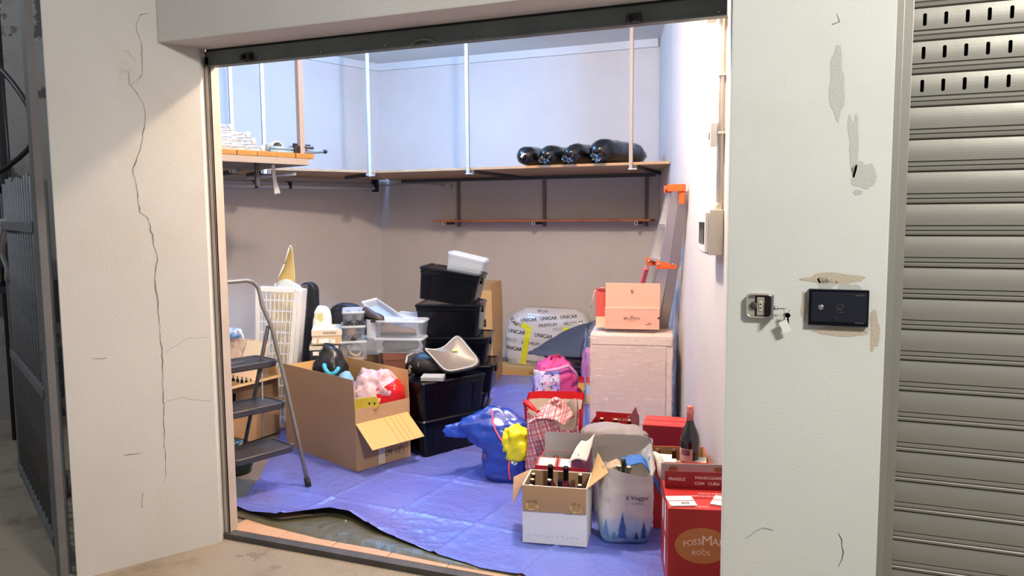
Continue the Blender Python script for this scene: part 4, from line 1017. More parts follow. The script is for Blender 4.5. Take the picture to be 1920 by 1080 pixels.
# contents of the big carton
def bi(x, y, z): return inside(big, x, y, z)
def crumple(name, label, cat, px0, px1, pyt, zb, base, d, m, seed, amp=.03, f=8, e=2.4, nv=26, n=56, rz=R(21), part='bag'):
    """crumpled bag between two picture columns, its top at height pyt, resting at zb, at the depth of base"""
    a = onpl(px0, pyt, base, pn); b = onpl(px1, pyt, base, pn); c = (a+b)/2
    t = thing(name, label, cat, (c.x, c.y, zb), rz); M = MB(); blob(M, (b-a).length, d, max(.05, c.z-zb), e, amp, f, seed, nv, n)
    M.build(part, m, t, True); return t
c_ = bi(-.0, .20, 0); a_ = onpl(590, 690, c_, pn); b_ = onpl(652, 690, c_, pn); tz = onpl(618, 650, c_, pn).z
t = thing('black_bag', 'limp black plastic bag at the back of the large carton', 'bag', ((a_.x+b_.x)/2, (a_.y+b_.y)/2, .2), R(21))
M = MB(); sack(M, (b_-a_).length*1.1, .26, tz-.2, [(0,1,1,0,0),(.45,1.02,.95,0,0),(.7,.85,.75,-.005,0),(.88,.55,.5,-.012,0),(1,.22,.2,-.02,0)], 2.6, .035, 8, 14, top='closed', nz=26); M.build('bag', mat('black_film', (30, 29, 34), .32, bump=.4, bscale=12), t, True)
q = onpl(622, 692, bi(-.06, .06, 0), pn)
t = thing('turquoise_hoop', 'turquoise plastic hoop lying on the black bag in the large carton', 'hoop', tuple(q), rot+R(80))
MB().tube([(.075*math.cos(a), .04*math.sin(a), .02*math.sin(a*2)+.0) for a in [math.pi*(.0+1.15*i/16) for i in range(17)]], .013, 10).build('band', mat('turquoise', (66, 168, 200), .35), t, True)
crumple('red_shopping_bag', 'glossy red plastic bag in the front of the large carton', 'bag', 698, 757, 713, .20, bi(.0, -.12, 0), .22, mat('red_film', (214, 36, 40), .25, bump=.3, bscale=14, var=.3, vscale=9, col2=(170, 20, 30)), 21, .03, 8, 3.4)
crumple('clear_plastic_bag', 'crumpled translucent pink-white plastic bag on top of the large carton', 'bag', 658, 748, 698, .30, bi(-.02, -.10, 0), .22, mat('pink_film', (240, 210, 222), .1, alpha=.6, bump=.8, bscale=16, spec=.9), 31, .075, 9, 2.4)
q = onpl(687, 757, bi(-.10, -.345, 0), pn)
sd = thing('sandal', 'olive yellow sandal sole standing on edge at the front of the large carton', 'sandal', tuple(q), R(26))
so = MB(); so.prism([(p.x, p.y) for p in rr(.15, .075, .03, 6)], -.012, .012, M=Matrix.Rotation(R(80), 4, 'X') @ Matrix.Rotation(R(6), 4, 'Z')); so.build('sole', mat('olive_yellow', (176, 156, 36), .6, var=.2, vscale=20), sd, bevel=.004)
for x in (.02, .05): MB().lathe([(.006,0),(.006,.002)], 10, M=Matrix.Translation((x, -.0125, .005)) @ Matrix.Rotation(R(80), 4, 'X')).build('strap_hole', M_dark, sd, True)
crumple('blue_cloth', 'small light blue cloth between black bag and pink plastic bag', 'cloth', 632, 664, 697, .28, bi(-.06, -.06, 0), .12, mat('light_blue_cloth', (120, 170, 206), .8), 9, .02, 12, 2, part='cloth')
# ================================================================ black storage bins
A = onz(793, 864); Bq = onz(907, 835); rot, L_ = frame(A, Bq)
ztop1 = onpl(793, 792, A, pn).z; ztop2 = onpl(793, 720, A, pn).z
BW, BD = L_*1.06, .37
tub('storage_bin', 'black lidded plastic bin at the bottom of the front stack, under the handbag bin', A, rot, BW, BD, ztop1-Z0, Z0, M_blackplastic, group='black lidded bins')
fb2 = tub('storage_bin', 'glossy black lidded bin on top of the front stack carrying the handbag', A, rot, BW, BD, ztop2-ztop1, ztop1, M_blackplastic, group='black lidded bins')
# rear stack of five, front face turned toward the door
RA = ony(788, 640, 1.98); RB = ony(901, 640, 2.1); rot2, L2 = frame(RA, RB)
def zat(px, py, P): return onpl(px, py, Vector((P[0], P[1], 0)), pn).z
zs = [Z0, None, zat(845, 734, RA), zat(845, 684, RA), zat(845, 632, RA), zat(845, 571, RA)]
zs[1] = zs[2]*.5
labs = ['black lidded bin at the very bottom of the rear stack, mostly hidden', 'black lidded bin second from the bottom of the rear stack', 'black lidded bin of the rear stack just behind the handbag', 'black lidded bin second from the top of the rear stack']
labs = ['black bin at the foot of the rear stack, hidden by the front bins', 'black bin, second of the rear stack from the floor', 'black bin, third of the rear stack, its rim right of the handbag', 'black bin with ribbed right side, fourth of the rear stack, behind the handbag', 'black bin, fifth of the rear stack, under the tilted one']
zz_ = [zs[0], zs[1], zs[2], zs[3], zs[4], zs[5]]
for i in range(5):
    sh_ = (0, .01, .03, .02, -.02)[i]; wd = (1.1, 1.1, 1.18, 1.12, 1.08)[i]
    tub('storage_bin', labs[i], Vector((RA.x+sh_-.02, RA.y, 0)), rot2, L2*wd, .40, zz_[i+1]-zz_[i], zz_[i], M_blackplastic, group='black lidded bins')
top_h = zat(790, 505, RA)-zs[5]
tb5 = tub('storage_bin', 'tilted black lidded bin topmost of the rear stack under the clear tub', Vector((RA.x-.035, RA.y+.0, 0)), rot2-R(2), L2*1.0, .36, top_h-.02, zs[5]+.012, M_blackplastic, group='black lidded bins', ry=R(9))
# clear tub on top, tilted
q = onpl(866, 529, Vector((RA.x, RA.y+.16, 0)), pn)
ct = tub('clear_tub', 'empty clear plastic tub lying tilted on top of the rear black bin stack', q - Vector((.13, .03, 0)), rot2-R(4), .28, .19, .125, zs[5]+top_h-.035, mat('tub_plastic', (206, 224, 244), .28, alpha=.42), 'plastic tub', lid=True, rim_m=M_clear_rim, ribs=False, ry=R(13))
# handbag
hb = inside(fb2, .0, -.01, ztop2-ztop1+.002)
hbt = thing('handbag', 'black handbag with grey flap, white piping and gold clasp on the front black bin', 'handbag', tuple(hb), R(18))
M_bag = mat('bag_black', (22, 20, 22), .45, bump=.25, bscale=24)
M = MB(); M.loft([sl(.36*s_, .24*s_*k, 3.4, 40, -.01, .045, z*.9) for s_, k, z in ((.86,.95,0),(.97,1,.02),(1.02,1,.05),(1.0,.95,.09),(.9,.8,.12),(.72,.55,.14),(.4,.3,.145))], 0, True, True); M.build('body', M_bag, hbt, True)
hbn = (Vector((-FW.x, -FW.y, 0)).normalized()*math.cos(R(38)) + Vector((0, 0, math.sin(R(38)))))
hbi = (Matrix.Translation(hb) @ Matrix.Rotation(R(18), 4, 'Z')).inverted(); hbp = hb - Vector((FW.x, FW.y, 0)).normalized()*.10 + Vector((0, 0, .085))
out_ = [(790,652),(803,655),(818,655),(832,650),(845,637),(854,629),(863,630),(874,643),(886,658),(897,671),(900,680),(893,688),(878,692),(860,696),(843,699),(830,695),(818,682),(805,667)]
op = [hbi @ onpl(px, py, hbp, hbn) for px, py in out_]
for _ in range(2): op = [p for i in range(len(op)) for p in (op[i]*.75+op[(i+1) % len(op)]*.25, op[i]*.25+op[(i+1) % len(op)]*.75)]
cc_ = sum(op, Vector())/len(op); nn_ = (hbi.to_3x3() @ hbn).normalized()
def ringf(k, lift_): return [cc_ + (p-cc_)*k + nn_*(lift_+.022*(1-k*k)) for p in op]
fm = MB(); fm.loft([ringf(1, -.012), ringf(1, 0), ringf(.9, 0), ringf(.7, 0), ringf(.45, 0), ringf(.2, 0)], 0, True, True)
fo = fm.build('flap', mat('bag_grey', (118, 110, 106), .35, var=.08, vscale=6), hbt, True)
bb2 = MB(); bb2.loft([ringf(1.02, -.014), ringf(1.03, .002), ringf(.93, .004), ringf(.92, .0)], 0); bb2.build('black_border', M_bag, fo, True)
MB().tube(ringf(.915, .003), .0028, 6, closed=True).build('white_piping', M_white, fo, True)
gp_ = hbi @ onpl(854, 660, hbp, hbn); Mg = Matrix.Translation(gp_ + nn_*.024) @ nn_.to_track_quat('Z', 'Y').to_matrix().to_4x4()
k = MB(); k.box(-.018, .018, -.011, .011, 0, .005, M=Mg); k.build('gold_clasp', mat('gold', (206, 170, 90), .3, .9), fo, bevel=.003)
MB().tube([(-.17,-.06,.05),(-.205,-.05,.08),(-.21,.02,.11),(-.18,.07,.12)], .007, 8).build('strap', mat('grey_strap', (150, 144, 140), .6), hbt, True)
MB().tube([(-.16,-.10,.11),(-.19,-.09,.07),(-.20,-.05,.03),(-.17,-.1,.015)], .012, 8).build('side_fold', M_bag, hbt, True)
MB().box(-.115,-.107,-.128,-.115,.07,.095).build('zip_pull', M_chrome, hbt)
q = inside(fb2, -BW*.28, -BD*.33, ztop2-ztop1+.001)
t = thing('case_stack', 'flat grey plastic case lying on the front bin below the handbag', 'case', tuple(q), rot2+R(2))
MB().box(-.055,.085,-.05,.06,0,.012).build('case_half', mat('case_grey', (150, 148, 148), .4), t, bevel=.003); MB().box(-.055,.085,-.05,.06,.0135,.026).build('case_half', mat('case_grey2', (170, 168, 168), .4), t, bevel=.003)
# ================================================================ shoe boxes
def sbox(name, label, cat, front, ytop, ybot, P, depth, rotd, kind, mats=None, group=None, lidh=.02):
    """front = (px left, px right) of the front face near its top, ytop / ybot its heights, all on the upright plane through P"""
    a = onpl(front[0], ytop, P, pn); n_ = Vector((math.sin(R(rotd)), -math.cos(R(rotd)), 0)); b = onpl(front[1], ytop, a, n_)
    zb = onpl(front[0], ybot, P, pn).z; w_ = math.hypot(b.x-a.x, b.y-a.y); h_ = a.z-zb
    if kind == 'clear': return tub(name, label, a, R(rotd), w_, depth, h_, zb, M_clear, cat, group, True, .9, rim_m=M_clear_rim, lidh=.016, ribs=False), zb, h_
    th = thing(name, label, cat, place(a, R(rotd), w_, depth, zb), R(rotd), group)
    MB().box(-w_/2+.002, w_/2-.002, -depth/2+.002, depth/2-.002, 0, h_-.004).build('body', mats[0], th, bevel=.002)
    lm = MB(); lm.box(-w_/2-.001, w_/2+.001, -depth/2-.001, depth/2+.001, h_*(.60 if lidh > .03 else .72), h_); lm.build('lid', mats[-1], th, bevel=.002)
    return th, zb, h_
PB_ = onz(640, 812)                                  # plane of the left pile
PBm = Vector((PB_.x, PB_.y, 0))
M_kraft = mat('shoe_box_kraft', (204, 178, 142), .7, var=.04); M_lidw = mat('shoe_box_lid', (222, 208, 186), .65, var=.03)
hg, zb, hh = sbox('shoe_box', 'beige shoe box lettered HOGAN on the left of the shoe box pile', 'shoe box', (584, 641), 620, 647, PBm, .30, 33, 'card', [M_kraft, M_lidw], lidh=.05)
wv = .13
M = MB(); put(M, text_geo('HOGAN', .024, .0004), (.02, -.152, hh*.80)); M.build('lettering', M_print_k, hg)
M = MB(); put(M, rect_geo(.11, .034), (-.0, -.1495, hh*.26)); put(M, rect_geo(.03, .036), (-.085, -.1495, hh*.28)); M.build('size_label', M_paper, hg)
M = MB(); put(M, text_geo('M I M.', .016, .0008), (.032, -.1508, hh*.36), rot=.1); put(M, text_geo('B.95', .010, .0006), (.02, -.1508, hh*.2)); put(M, text_geo('8', .014), (-.088, -.1508, hh*.36)); M.build('handwriting', M_print_k, hg)
M = MB(); put(M, rect_geo(.03, .012), (.0, -.0, hh+.0006), (1,0,0), (0,1,0)); M.build('top_mark', M_print_g, hg)
s2_, zb2, h2 = sbox('shoe_box', 'dark shoe box with pale lid and white sticker under the beige shoe box', 'shoe box', (580, 634), 650, 676, PBm, .30, 33, 'card', [mat('box_black', (34, 36, 42), .6), mat('lid_pale', (206, 198, 180), .6)])
M = MB(); put(M, rect_geo(.04, .028), (-.055, -.1495, h2*.48)); M.build('sticker', M_paper, s2_)
M = MB(); put(M, ([Vector((.014*math.cos(a)*q_, .014*math.sin(a)*q_, 0)) for q_ in (1, .7) for a in [2*math.pi*i/20 for i in range(20)]], [(i, (i+1) % 20, 20+(i+1) % 20, 20+i) for i in range(20)]), (.06, -.1495, h2*.5)); M.build('ring_print', M_print_w, s2_)
# supports hidden under the pile
sp_ = place((onpl(580, 676, PBm, pn).x, onpl(580, 676, PBm, pn).y), R(33), .3, .34)
carton('moving_box', 'plain brown closed box under the shoe box pile behind the large carton', 'box', (onpl(580, 676, PBm, pn).x+.005, onpl(580, 676, PBm, pn).y+.01), R(33), .36, .32, zb2-Z0-.001, [M_card], open_=False)
g = 'clear shoe boxes in the pile'
P2 = PBm + pn*.03
c1, z1, h1 = sbox('clear_shoe_box', 'clear shoe box with rolled pale laces, lowest of the left clear column', 'shoe box', (632, 690), 641, 676, P2, .26, 33, 'clear', group=g)
c2, z2_, h2_ = sbox('clear_shoe_box', 'clear shoe box with brown shoes right of the beige shoe box', 'shoe box', (639, 686), 612, 640.5, P2, .26, 33, 'clear', group=g)
c3, z3, h3 = sbox('clear_shoe_box', 'clear shoe box with dark shoes topmost of the left clear column', 'shoe box', (641, 684), 585, 611.5, P2, .28, 33, 'clear', group=g)
P3 = PBm + pn*.02
c4, z4, h4 = sbox('clear_shoe_box', 'clear shoe box holding a grey crumpled pouch above the brown box', 'shoe box', (699, 790), 634, 662, P3, .20, 14, 'clear', group=g)
c5, z5, h5 = sbox('clear_shoe_box', 'long clear shoe box with a brown shoe, left of the rear black bins', 'shoe box', (700, 793), 601, 633, P3, .20, 14, 'clear', group=g)
br, zbr, hbr = sbox('shoe_box', 'dark brown shoe box below the long clear boxes', 'shoe box', (718, 764), 665, 694, P3 - pn*.03, .15, 36, 'card', [mat('box_brown', (104, 62, 46), .6), mat('box_brown2', (116, 70, 52), .6)], lidh=.05)
t2 = carton('moving_box', 'plain closed box standing under the brown shoe box', 'box', (onpl(716, 694, P3, pn).x-.03, onpl(716, 694, P3, pn).y), R(25), .34, .26, zbr-Z0-.001, [M_card], open_=False)
sx_ = lambda th, x, y, z: tuple(inside(th, x, y, z))
shoe('shoe', 'brown leather shoe inside the clear box right of the beige shoe box', sx_(c2, 0, -.02, .006), R(33)+R(80), mat('brown_leather', (120, 84, 66), .5), .2, group=None)
shoe('shoe', 'dark blue-grey shoe inside the topmost clear box', sx_(c3, -.03, -.03, .006), R(33)+R(88), mat('navy_leather', (66, 70, 92), .5), .2)
shoe('shoe', 'second dark blue-grey shoe inside the topmost clear box, right of the first', sx_(c3, .035, -.03, .006), R(33)+R(94), mat('navy_leather', (66, 70, 92)), .2)
shoe('shoe', 'brown shoe lying in the long clear box left of the rear black bins', sx_(c5, -.02, -.02, .006), R(18), mat('taupe_leather', (142, 112, 96), .5), .25)
q = sx_(c4, 0, 0, .006); t = thing('shoe_pouch', 'grey crumpled cloth pouch inside the clear box above the brown box', 'pouch', q, R(14)); M = MB(); blob(M, .26, .13, .085, 2.4, .018, 12, 41); M.build('pouch', mat('pouch_grey', (110, 104, 102), .8), t, True)
q = sx_(c1, .02, -.05, .008); t = thing('rope_coil', 'coil of pale cord inside the lowest clear box', 'cord', q, R(33)); M = MB(); M.tube([(.045*math.cos(a)*(1-.1*(i % 3)), .02*math.sin(i*.7), .05+.042*math.sin(a)) for i, a in enumerate([i*2*math.pi/12 for i in range(40)])], .007, 6); M.build('cord', mat('pale_cord', (206, 190, 158), .8), t, True)
q = sx_(c1, -.07, -.03, .008); t = thing('shoe_pouch', 'small brown cloth pouch beside the cord in the lowest clear box', 'pouch', q, R(33)); M = MB(); blob(M, .07, .12, .09, 2.4, .01, 14, 43); M.build('pouch', mat('pouch_brown', (124, 100, 92), .8), t, True)
# tilted open clear lid box and loose lids behind
q = onpl(720, 604, P3 + pn*.14, pn)
til = thing('clear_tray', 'clear plastic tray standing tilted on the shoe box pile', 'tray', tuple(q))
def traymesh(w, d, h, nm, par):
    L = [rr(w*.98, d*.98, .02, 4, 0), rr(w, d, .02, 4, h), rr(w*.93, d*.9, .02, 4, h), rr(w*.92, d*.89, .02, 4, h*.6)]
    MB().loft(L, 0, True, True).build(nm, M_clear_rim, par, True).modifiers.new('e', 'EDGE_SPLIT').split_angle = R(35)
tn = (Vector((-FW.x, -FW.y, 0)).normalized()*.62 + Vector((0,0,.78))); tn.normalize(); tq = q - Vector((FW.x, FW.y, 0)).normalized()*.02
tc4 = [onpl(px, py, tq, tn) - q for px, py in ((679,568),(706,561),(762,599),(728,609))]; tcc = sum(tc4, Vector())/4
def tring(k_, d_): return [tcc + (p-tcc)*k_ + tn*d_ for p in tc4]
MB().loft([tring(.9, -.05), tring(1.0, 0), tring(1.03, 0), tring(1.03, .012), tring(.93, .012), tring(.90, .0)]).build('rim', M_clear_rim, til)
MB().loft([tring(.9, -.05), tring(.9, -.048)], 0, True, True).build('panel', mat('pale_blue_panel', (176, 204, 238), .2, alpha=.6), til)
q = onpl(762, 592, P3 + pn*.3, pn); t = thing('clear_tray', 'small clear tray showing behind the pile next to the black bins', 'tray', (q.x, q.y, q.z-.05), R(10), None, R(10), R(6)); traymesh(.16, .2, .05, 'tray', t)
q = onpl(692, 610, P3 + pn*.05, pn); t = thing('clear_jar', 'small clear plastic box between the two columns of shoe boxes', 'box', (q.x, q.y+.05, q.z-.09), R(14)); traymesh(.07, .12, .13, 'tray', t)
q = onpl(700, 602, P3+pn*.08, pn); shoe('shoe', 'dark brown shoe lying under the tilted clear lid', (q.x, q.y, q.z+.0), R(-20), mat('espresso_leather', (70, 58, 54), .5), .2)
q = onpl(650, 590, PBm + pn*.42, pn); t = thing('black_bag', 'folded black nylon bag behind the topmost clear shoe box', 'bag', (q.x, q.y, q.z-.22), R(20)); M = MB(); blob(M, .30, .2, .30, 2.6, .02, 7, 17); M.build('bag', mat('black_nylon', (22, 24, 34)), t, True)
MB().tube([(-.15,-.08,.23),(-.05,-.1,.295),(.02,-.1,.30),(.13,-.08,.25)], .007, 6).build('piping', M_black, t, True)
q = onpl(605, 604, PBm + pn*.3, pn); t = thing('cushion', 'white cushion printed with yellow-green leaves behind the shoe boxes', 'cushion', (q.x, q.y, q.z-.25), R(15)); M = MB(); blob(M, .13, .10, .37, 3.0, .012, 9, 19); bv = M.bvh(); M.build('cover', mat('cushion_white', (236, 234, 228), .85), t, True)
M = MB()
for i in range(9):
    a = R(-70+140*i/8); lf_ = ([Vector((0,0,0)), Vector((.012,.03,0)), Vector((0,.075,0)), Vector((-.012,.03,0))], [(0,1,2,3)])
    put(M, lf_, (.0, -.2, .26), (1,0,0), (0,0,1), .002, bv, rot=a)
put(M, rect_geo(.006, .12), (0,-.2,.22), (1,0,0), (0,0,1), .002, bv); M.build('leaf_print', mat('leaf_print', (196, 186, 120), .8), t)
# supports for rear items
q0 = onpl(605, 604, PBm + pn*.3, pn)
q0 = q0 + pn*.10
carton('moving_box', 'plain brown closed box at the back of the pile under the cushion', 'box', (q0.x-.10, q0.y-.06), R(21), .5, .2, q0.z-.255-Z0, [M_card], open_=False)
# ================================================================ tall cartons behind the bins
Af = onz(925, 728); Ag = onz(949, 690)
dv = Vector((Ag.x-Af.x, Ag.y-Af.y)); rt = math.atan2(dv.y, dv.x)-math.pi/2
zc = zat(925, 672, Af)
wC, dC = .42, .62
Ac = Vector((Af.x, Af.y, 0)) - Vector((math.cos(rt), math.sin(rt), 0))*wC
lowc = carton('moving_box', 'closed light brown carton under the tall open box, right of the rear bins', 'box', Ac, rt, wC, dC, zc-Z0, [M_card_l], open_=False)
M = MB(); put(M, rect_geo(.3, .02), (wC/2+.0005, -.05, (zc-Z0)*.9), (0,1,0), (0,0,1)); M.build('tape', M_tape, lowc)
u_x = onpl(923, 600, Vector((Af.x, Af.y, 0)) + pn*.05, pn); zt_ = zat(923, 590, Af); zf = zat(921, 550, Af)
uw, ud = .2, .42
A2 = Vector((u_x.x, u_x.y, 0)) - Vector((math.cos(rt-R(5)), math.sin(rt-R(5)), 0))*.26
upc = carton('tall_carton', 'tall open brown carton marked 128L with raised flaps behind the rear bins', 'box', A2, rt-R(5), .26, ud, zt_-zc, [M_card_l, M_card], z=zc+.001, flaps=(('right', 86, .26), ('front', 92, zf-zt_+.02), ('back', 84, .26)))
M = MB(); put(M, rect_geo(.07, .066), (.04, -ud/2-.001, zat(911, 608, Af)-zc)); M.build('black_mark', M_print_k, upc)
M = MB(); put(M, text_geo('128L', .026, .0005), (.04, -ud/2-.0024, zat(911, 608, Af)-zc), rot=math.pi); M.build('lettering', M_card_l, upc)
q = inside(upc, -.02, -.08, zt_-zc); t = thing('orange_packet', 'orange packet sticking out of the tall open carton', 'packet', (q.x, q.y, zt_-.12), rt); MB().box(-.05,.05,-.03,.03,0,.22).build('packet', mat('orange_card', (236, 140, 92), .6), t, bevel=.006)
q = inside(upc, .07, .0, 0); t = thing('paper_wad', 'white paper sticking out of the tall carton beside the orange packet', 'paper', (q.x, q.y, zt_-.1), rt); M = MB(); blob(M, .08, .12, .15, 2, .02, 16, 3); M.build('paper', M_paper, t, True)
# cardboard sheet on the floor
c4_ = [onz(914, 703), onz(1012, 707), onz(1006, 684), onz(935, 680)]
o = MB().prism([(p.x, p.y) for p in c4_], .006, .012).build('cardboard_sheet', M_card_l, None); tag(o, 'flat sheet of brown cardboard lying at the back end of the tarpaulin', 'cardboard')
# ================================================================ printed duvet bag, brown chest, dark cloth
ua = onz(946, 684); ub = onz(1106, 692); rot, L_ = frame(ua, ub)
ht = zat(1000, 584, (ua+ub)/2)
t = thing('duvet_bag', 'big white plastic duvet bag printed UNICAR with yellow tape at the back wall', 'bag', place((ua.x, ua.y-.04), rot, L_, .31, .013), rot)
M = MB(); LL = []
sack(M, L_*.98, .31, ht, [(0,.96,.95,0,0),(.15,1,1,0,0),(.45,1.0,.98,0,0),(.75,.96,.82,.0,.01),(.9,.86,.62,.01,.02),(1,.62,.3,.02,.03)], 4.5, .022, 7, 23, top='closed', nz=26); bv = M.bvh()
M.build('film', mat('bag_film', (222, 216, 208), .22, bump=.25, bscale=10, var=.08, vscale=4), t, True)
def wr(s, sz, x, z, rot_=0, b=0, nm='printed_word', m_=None):
    M = MB(); put(M, text_geo(s, sz, b), (x, -.5, z), (1,0,0), (0,0,1), .003, bv, rot=rot_)
    if M.f: M.build(nm, m_ or M_print_k, t)
for x, z in ((-.30,.33),(-.02,.30),(.22,.29),(-.33,.165),(-.07,.12),(.18,.10)): wr('UNICAR', .05, x, z, -.10, .005)
for x, z in ((-.18,.45),(.02,.47),(.22,.49)): wr('UNICAR', .045, x, z, .08, .004)
wr('UNICAR', .045, -.36, .45, -.75, .004)
for x, z in ((.02,.405),(.27,.43)): wr('PREMIUM', .045, x, z, .12, .002)
for x, z in ((-.15,.22),(-.10,.03)): wr('PREMIUM', .045, x, z, -.06, .002)
wr('Wi piu', .04, -.05, .535, .02, .001)
for x, z, r_ in ((.15,.37,.10),(-.37,.25,-.05),(-.37,.04,-.05),(-.22,.38,-.3)): wr('PERSOC', .045, x, z, r_, .001, 'grey_printed_word', M_print_g)
M = MB(); put(M, rect_geo(.055, .36, 3, 26), (-.20, -.4, .19), (1,0,0), (0,0,1), .004, bv, rot=-.16); put(M, rect_geo(.11, .05, 6, 3), (-.2, -.4, .38), (1,0,0), (0,0,1), .005, bv, rot=-.5); put(M, rect_geo(.06, .035, 4, 3), (.2,-.4,.375), (1,0,0), (0,0,1), .005, bv)
M.build('yellow_tape', mat('yellow_tape', (232, 226, 40), .35), t)
qa = onz(1022, 716); qb = onz(1108, 722); rot, L_ = frame(qa, qb)
zch = zat(1040, 668, qa)
t = thing('brown_chest', 'dark brown chest with black latch under the dark grey cloth', 'chest', place(qa, rot, L_, .36, .013), rot)
MB().box(-L_/2, L_/2, -.18, .18, 0, zch).build('body', mat('chest_brown', (74, 50, 48), .55), t, bevel=.008)
M = MB(); M.box(.07, .18, -.190, -.180, zch*.30, zch*.78); M.build('latch_plate', M_black, t, bevel=.003)
for z in (.42, .6): MB().box(.075, .175, -.196, -.190, zch*z, zch*z+.012).build('latch_bar', mat('latch_grey', (70, 66, 70), .4), t, bevel=.002)
cq = inside(t, 0, 0, zch)
cl_ = thing('dark_cloth', 'dark grey cloth heaped over the brown chest and duvet bag', 'cloth', (cq.x, cq.y, zch+.014), rot)
zpk = zat(1060, 600, qa) - zch
def cloth(u, v):
    x = -L_/2-.16+(L_+.26)*u; y = -.20+.42*v
    hgt_ = (zpk*1.0)*(max(0, u-.02)**.75)*min(1, .02+1.15*v**.8)*(1 if u < .85 else 1-(u-.85)*.6)
    if u < .25: hgt_ += 0
    z = hgt_ + .02*noise.noise((x*7, y*7, 2)) *min(1, v*4) - (.02 if v < .04 else 0) + .012
    return (x, y + .02*noise.noise((x*5, z*6, 7)), max(z, -.012 if (u > .14) else .004))
MB().grid(cloth, 34, 26).build('cloth', mat('slate_cloth', (74, 78, 90), .75, bump=.15, bscale=14), cl_, True, solid=.006)
MB().tube([Vector(cloth(.72, v/12))+Vector((0,-.004,.004)) for v in range(13)], .004, 6).build('seam', mat('seam_dark', (54, 56, 66), .8), cl_, True)
# ================================================================ wrapped cabinet, gift box, salmon bag
ca = onz(1106, 815); rotc = R(11)
cw = .55; chh = .685
cab = thing('wrapped_cabinet', 'white cabinet wrapped in shiny clear stretch film under the pink gift box', 'cabinet', place(ca, rotc, cw, .44, Z0), rotc)
M_cab = mat('cabinet_cream', (226, 208, 198), .5, var=.05, vscale=3)
MB().box(-cw/2, cw/2, -.22, .22, 0, chh).build('carcass', M_cab, cab, bevel=.008)
k = MB(); k.box(-cw/2+.01, cw/2-.045, -.228, -.2205, .03, chh-.075); k.build('door', mat('cabinet_door', (220, 200, 190), .45, var=.05, vscale=4), cab, bevel=.004)
k = MB(); k.box(cw/2-.04, cw/2-.006, -.228, -.2205, .03, chh-.16); k.build('side_panel', M_cab, cab, bevel=.004)
k = MB(); k.box(-cw/2+.01, cw/2-.006, -.228, -.2205, chh-.068, chh-.008); k.build('drawer_front', M_cab, cab, bevel=.004)
fl2 = MB(); LL = []
for i in range(30):
    t_ = i/29; ring = []
    for p in sl(cw+.03, .485, 26, 96, 0, 0, .01+(chh+.012)*t_):
        q = Vector((p.x*7, p.y*7, p.z*26+p.x*5)); ring.append(p + Vector((p.x, p.y, 0)).normalized()*(.004*noise.noise(q)+.003*abs(noise.noise(q*2.3))))
    LL.append(ring)
cap = [[Vector((p.x*k_, p.y*k_, chh+.021+.004*noise.noise((p.x*k_*12, p.y*k_*12, 1)))) for p in LL[-1]] for k_ in (.98, .8, .5, .2)]
fl2.loft(LL+cap, 0, False, True); fl2.build('stretch_film', film('stretch_film', (248, 242, 240), .08, .7, 11, (1.0, 1.0, 6), (0, R(16), 0)), cab, True)
bb_ = MB()
bb_.grid(lambda u, v: (-cw/2-.03-.02*noise.noise((v*9, u*5, 3))-.035*u*math.sin(v*2.6), -.21+.25*u, .02+chh*.98*v), 8, 24)
bb_.build('loose_film', film('loose_blue_film', (166, 186, 230), .4, .95, 12, (2, 2, 1)), cab, True)
# gift box, lid raised
ga = onpl(1134, 627, Vector((ca.x, ca.y, 0)) + pn*.05, pn); gbp = onpl(1236, 626, ga, Vector((math.sin(rotc), -math.cos(rotc), 0)))
gw_ = (gbp-ga).length; gz0 = Z0+chh+.028
gh_ = zat(1134, 577, ga)-gz0; gl_ = zat(1134, 531, ga)-gz0-gh_
gb2 = thing('gift_box', 'pale pink gift box lettered BELLAVISTA with raised lid on the wrapped cabinet', 'box', place(ga, rotc, gw_, .26, gz0), rotc)
M_pink = mat('pink_box', (226, 178, 156), .55, var=.03); M_pink2 = mat('pink_box_lower', (222, 170, 152), .55, var=.03)
k = MB(); W, D = gw_/2, .13
k.box(-W, W, -D, -D+.008, 0, gh_); k.box(-W, W, D-.008, D, 0, gh_); k.box(-W, -W+.008, -D+.008, D-.008, 0, gh_); k.box(W-.008, W, -D+.008, D-.008, 0, gh_); k.box(-W+.008, W-.008, -D+.008, D-.008, 0, .008); k.build('body', M_pink2, gb2)
MB().box(-W+.003, W+.003, -D+.012, -D+.022, gh_*.6, gh_+gl_).build('raised_lid', M_pink, gb2, bevel=.003)
MB().box(-W+.002, W, -D-.0012, -D+.0095, gh_-.004, gh_+.002).build('lid_crease', mat('pink_pale', (238, 204, 184), .5), gb2)
M = MB(); put(M, text_geo('BELLAVISTA', .021, .0003), (0, -D-.0002, gh_*.5)); put(M, text_geo('FRANCIACORTA', .007), (0, -D-.0002, gh_*.40)); put(M, ([Vector((.008*math.cos(a)*q_, .006*math.sin(a)*q_, 0)) for q_ in (1, .6) for a in [2*math.pi*i/16 for i in range(16)]], [(i, (i+1) % 16, 16+(i+1) % 16, 16+i) for i in range(16)]), (0, -D-.0002, gh_*.60)); 
M.build('lettering', mat('box_print', (96, 66, 60), .6), gb2.children[0])
M = MB(); put(M, text_geo('B', .036, .0002), (0, -D+.0115, gh_+gl_*.66)); M.build('monogram', mat('box_print', (96, 66, 60)), gb2.children[1])
M = MB(); put(M, text_geo('~m', .03, .0008), (W*.6, -D-.0002, gh_*.26), rot=.3); put(M, rect_geo(.012, .012), (W*.97, -D-.0002, gh_*.55)); M.build('torn_mark', M_print_k, gb2)
sa = onpl(1109, 606, ga + pn*.06, pn)
t = thing('salmon_bag', 'coral paper gift bag with ribbon handles behind the pink gift box', 'bag', (sa.x+.09, sa.y+.1, gz0), rotc)
sh_ = zat(1112, 541, ga+pn*.1)-gz0
